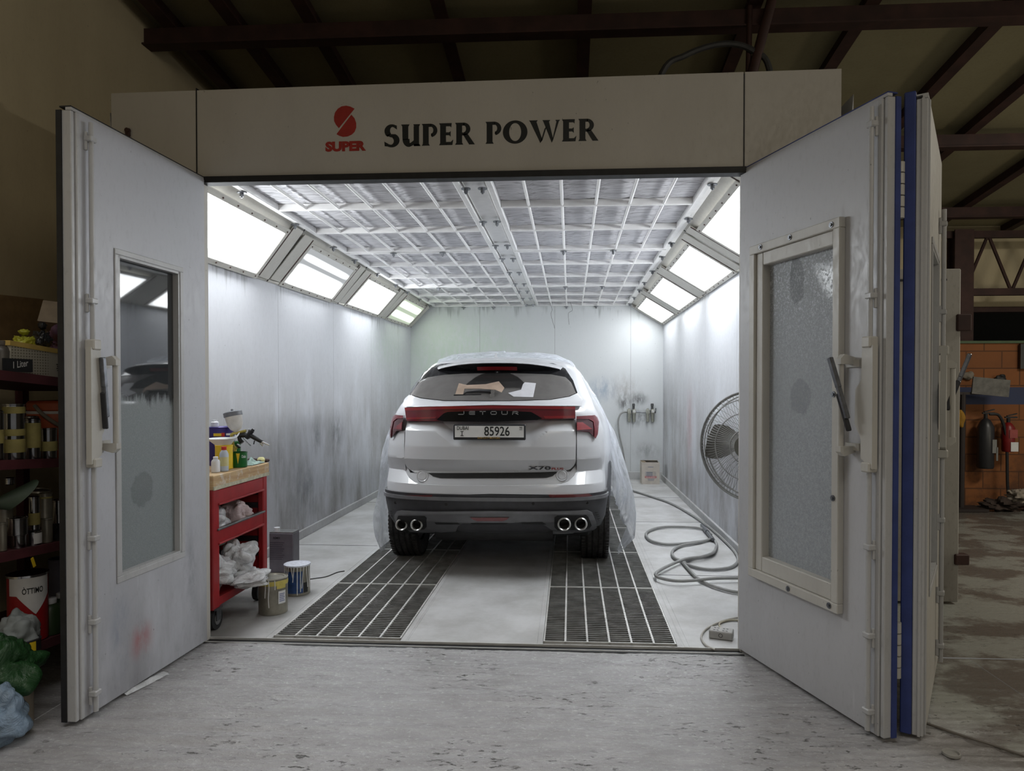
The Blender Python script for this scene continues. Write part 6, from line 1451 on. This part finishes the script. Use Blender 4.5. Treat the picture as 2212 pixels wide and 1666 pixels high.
for (a, b_, yt, yb_, m_, lab) in ex:
    A_ = at((a+b_)/2, yb_, Y=8.62); T_ = at((a+b_)/2, yt, Y=8.70); d = (at(b_, yb_, Y=8.70).x-at(a, yb_, Y=8.70).x)/1.05; h_ = T_.z-A_.z
    e_ = thing('fire_extinguisher', lab, 'fire extinguisher', tuple(A_), group='fire extinguishers')
    MB().lathe([(0, 0), (d/2-.01, 0), (d/2, .02), (d/2, h_*.82), (d*.3, h_*.95), (.02, h_), (0, h_)], A_, n=24).build('cylinder', m_, e_)
    MB().cyl(A_+V((0, 0, h_)), A_+V((0, 0, h_+.05)), .02, n=12).box(A_+V((.03, 0, h_+.06)), (.14, .02, .018)).box(A_+V((.04, 0, h_+.09)), (.12, .02, .012), Matrix.Rotation(-.25, 3, 'Y')).build('valve', M['blk'], e_)
    if m_ is ex[0][4]:
        MB().tube(smoothpath([A_+V((.04, 0, h_+.05)), A_+V((.15, -.02, h_+.02)), A_+V((.22, -.03, h_*.6)), A_+V((.24, -.03, -.2)), A_+V((.27, -.03, -.44))]), .017, 8).build('hose', M['blk'], e_)
        MB().box(A_+V((.05, -d/2-.002, h_*.45)), (.05, .004, .16)).box(A_+V((.08, -d/2-.002, h_*.3)), (.02, .004, .16)).build('paper_label', plain('grey label', lin(120, 120, 118), .6), e_)
    else:
        MB().box(A_+V((.02, -d/2-.002, h_*.62)), (.09, .004, .10)).build('printed_label', plain('pale red label', lin(150, 70, 66), .6), e_)
        MB().box(A_+V((.03, -d/2-.004, h_*.18)), (.085, .004, .11)).build('paper_tag', wpt, e_)
    MB().box(A_+V((0, d/2+.01, h_*.5)), (.05, .05, .06)).build('wall_bracket', M['zinc'], e_)
q = at(2162, 825, Y=8.765); tag(crumple(q, (.09, .04, .10), 41, .4, 1.5, nu=28, nv=18).build('black_bag', M['blk'], smooth=70), 'black bag hooked on the orange wall over the blue stripe', 'bag')
q = at(2092, 812, Y=8.765); tag(crumple(q, (.08, .04, .05), 43, .4, 1.5, nu=28, nv=18).build('cloth_scrap', plain('pale scrap', lin(130, 122, 110), .8), smooth=70), 'pale cloth scrap hung on the orange wall', 'cloth')
q = at(2208, 770, Y=8.76); tag(MB().box(q+V((.06, 0, 0)), (.18, .04, .30)).build('wall_box', M['blkplastic']), 'dark box on the orange wall at the picture edge', 'box')
mb = MB(); qa = at(2080, 850, Y=8.5); qb = at(2078, 1080, Y=8.4)
mb.cyl(V((qa.x, 8.5, qa.z)), V((qb.x+.02, 8.45, .02)), .03, n=10).box((qa.x+.16, 8.5, qa.z), (.6, .05, .03)).cyl(V((qa.x-.05, 8.5, qa.z)), V((qb.x-.12, 8.45, .02)), .022, n=10).box((qb.x, 8.45, .02), (.5, .3, .03))
tag(mb.build('panel_stand', plain('dark stand', lin(44, 36, 34), .7)), 'dark steel work stand in front of the orange wall', 'stand')
q = at(2140, 836, Y=8.46); tag(MB().box(q, (.42, .02, .20), Matrix.Rotation(.1, 3, 'Y')).build('window_reflector', plain('grey board', lin(92, 90, 86), .5, 0, .3, 14)), 'grey board resting on the work stand', 'board')
q = at(2075, 905, Y=8.4); tag(crumple(q, (.05, .05, .11), 47, .3, 1.5, nu=24, nv=16).build('yellow_rag', plain('yellow rag', lin(150, 110, 30), .8), smooth=70), 'yellow rag hung on the work stand', 'rag')
for i, (px, py, r, col, lab) in enumerate(((2100, 1078, (.28, .2, .09), (60, 48, 42), 'dark heap of scrap at the foot of the orange wall'), (2130, 1062, (.16, .12, .10), (150, 140, 128), 'pale crumpled paper on the scrap heap'), (2165, 1080, (.22, .16, .06), (84, 52, 46), 'reddish cable coil at the foot of the orange wall'), (2205, 1078, (.16, .15, .08), (50, 46, 40), 'dark rubble at the far picture edge'))):
    q = at(px, 1085, Z=0); q.y = 8.45; z_ = 0 if i != 1 else .10
    tag(crumple((q.x, q.y, z_+r[2]*.7), r, 50+i, .7, 2.6, z_, nu=36, nv=20).build(('scrap_heap', 'crumpled_paper', 'cable_coil', 'rubble')[i], plain('scrap%d' % i, lin(*col), .85, 0, .3), smooth=60), lab, ('scrap', 'paper', 'cable', 'rubble')[i])
pts = [at(1985, 1558, Z=.006), at(2030, 1573, Z=.006), at(2080, 1590, Z=.006), at(2150, 1612, Z=.006), at(2230, 1640, Z=.006)]
tag(MB().tube(smoothpath(pts), .006, 6).build('floor_cable', plain('dusty cable', lin(110, 104, 96), .6)), 'thin cable lying across the dark hall floor', 'cable')
q = at(2055, 1632, Z=0); tag(MB().lathe([(0, .006), (.024, .006), (.028, .012), (.032, .012), (.033, .004), (.03, 0), (0, 0)], q, n=28).build('plastic_disc', plain('grey lid', lin(150, 148, 142), .5)), 'small pale plastic lid on the hall floor', 'lid')
q = at(300, 1480, Z=.0); mb = MB(); 
mb.grid(14, 6, lambda u, v: V((q.x-.03+.05*v+.06*u, q.y-.12+.24*u, .003+.012*abs(noise.noise(V((u*5, v*4, 2))))+.01*sin(pi*v)))); tag(mb.build('plastic_scrap', bt, smooth=70), 'crushed clear plastic scrap by the foot of the rack side door', 'plastic scrap')

# ================================================================== light and view
w = bpy.data.worlds.new('world'); SC.world = w; w.use_nodes = True
bg = w.node_tree.nodes['Background']; bg.inputs[0].default_value = (.78, .76, .72, 1); bg.inputs[1].default_value = .05
def area(name, loc, tgt, size, power, col, sy=None):
    l = bpy.data.lights.new(name, 'AREA'); l.energy = power; l.color = col; l.size = size
    if sy: l.shape = 'RECTANGLE'; l.size_y = sy
    o = bpy.data.objects.new(name, l); COL.objects.link(o); o.location = loc
    o.rotation_euler = (V(tgt)-V(loc)).to_track_quat('-Z', 'Y').to_euler(); return o
area('hall_lamp', (3.5, -3.0, 4.2), (-2.0, 3.5, 2.2), 4.0, 20, (1, .90, .74), 2.5)
area('fill_floor_front', (-.8, 1.0, 4.35), (-.8, 1.3, 0), 4.0, 9, (1, .98, .96), 1.2).data.spread = radians(95)  # unseen fill added to brighten the front floor, spread keeps it off the fascia
area('hall_lamp_side', (7.2, 4.0, 1.6), (5.0, 6.5, 3.6), 1.2, 7, (1, .90, .68), .6)
area('fill_floor_right', (5.6, 4.6, 3.7), (5.0, 5.2, 0), 1.4, 26, (1, .95, .84), .5)  # unseen downward fill added to brighten the hall floor on the right
vs = SC.view_settings; vs.view_transform = 'Standard'; vs.look = 'None'; vs.gamma = 1.0; vs.exposure = 1.65; vs.use_curve_mapping = False
SC.display_settings.display_device = 'sRGB'
cy = SC.cycles
cy.max_bounces = 7; cy.diffuse_bounces = 5; cy.glossy_bounces = 4; cy.transmission_bounces = 4; cy.transparent_max_bounces = 10
cy.use_adaptive_sampling = True; cy.adaptive_threshold = .02; cy.use_denoising = True; cy.sample_clamp_indirect = 6.0
cy.caustics_reflective = False; cy.caustics_refractive = False
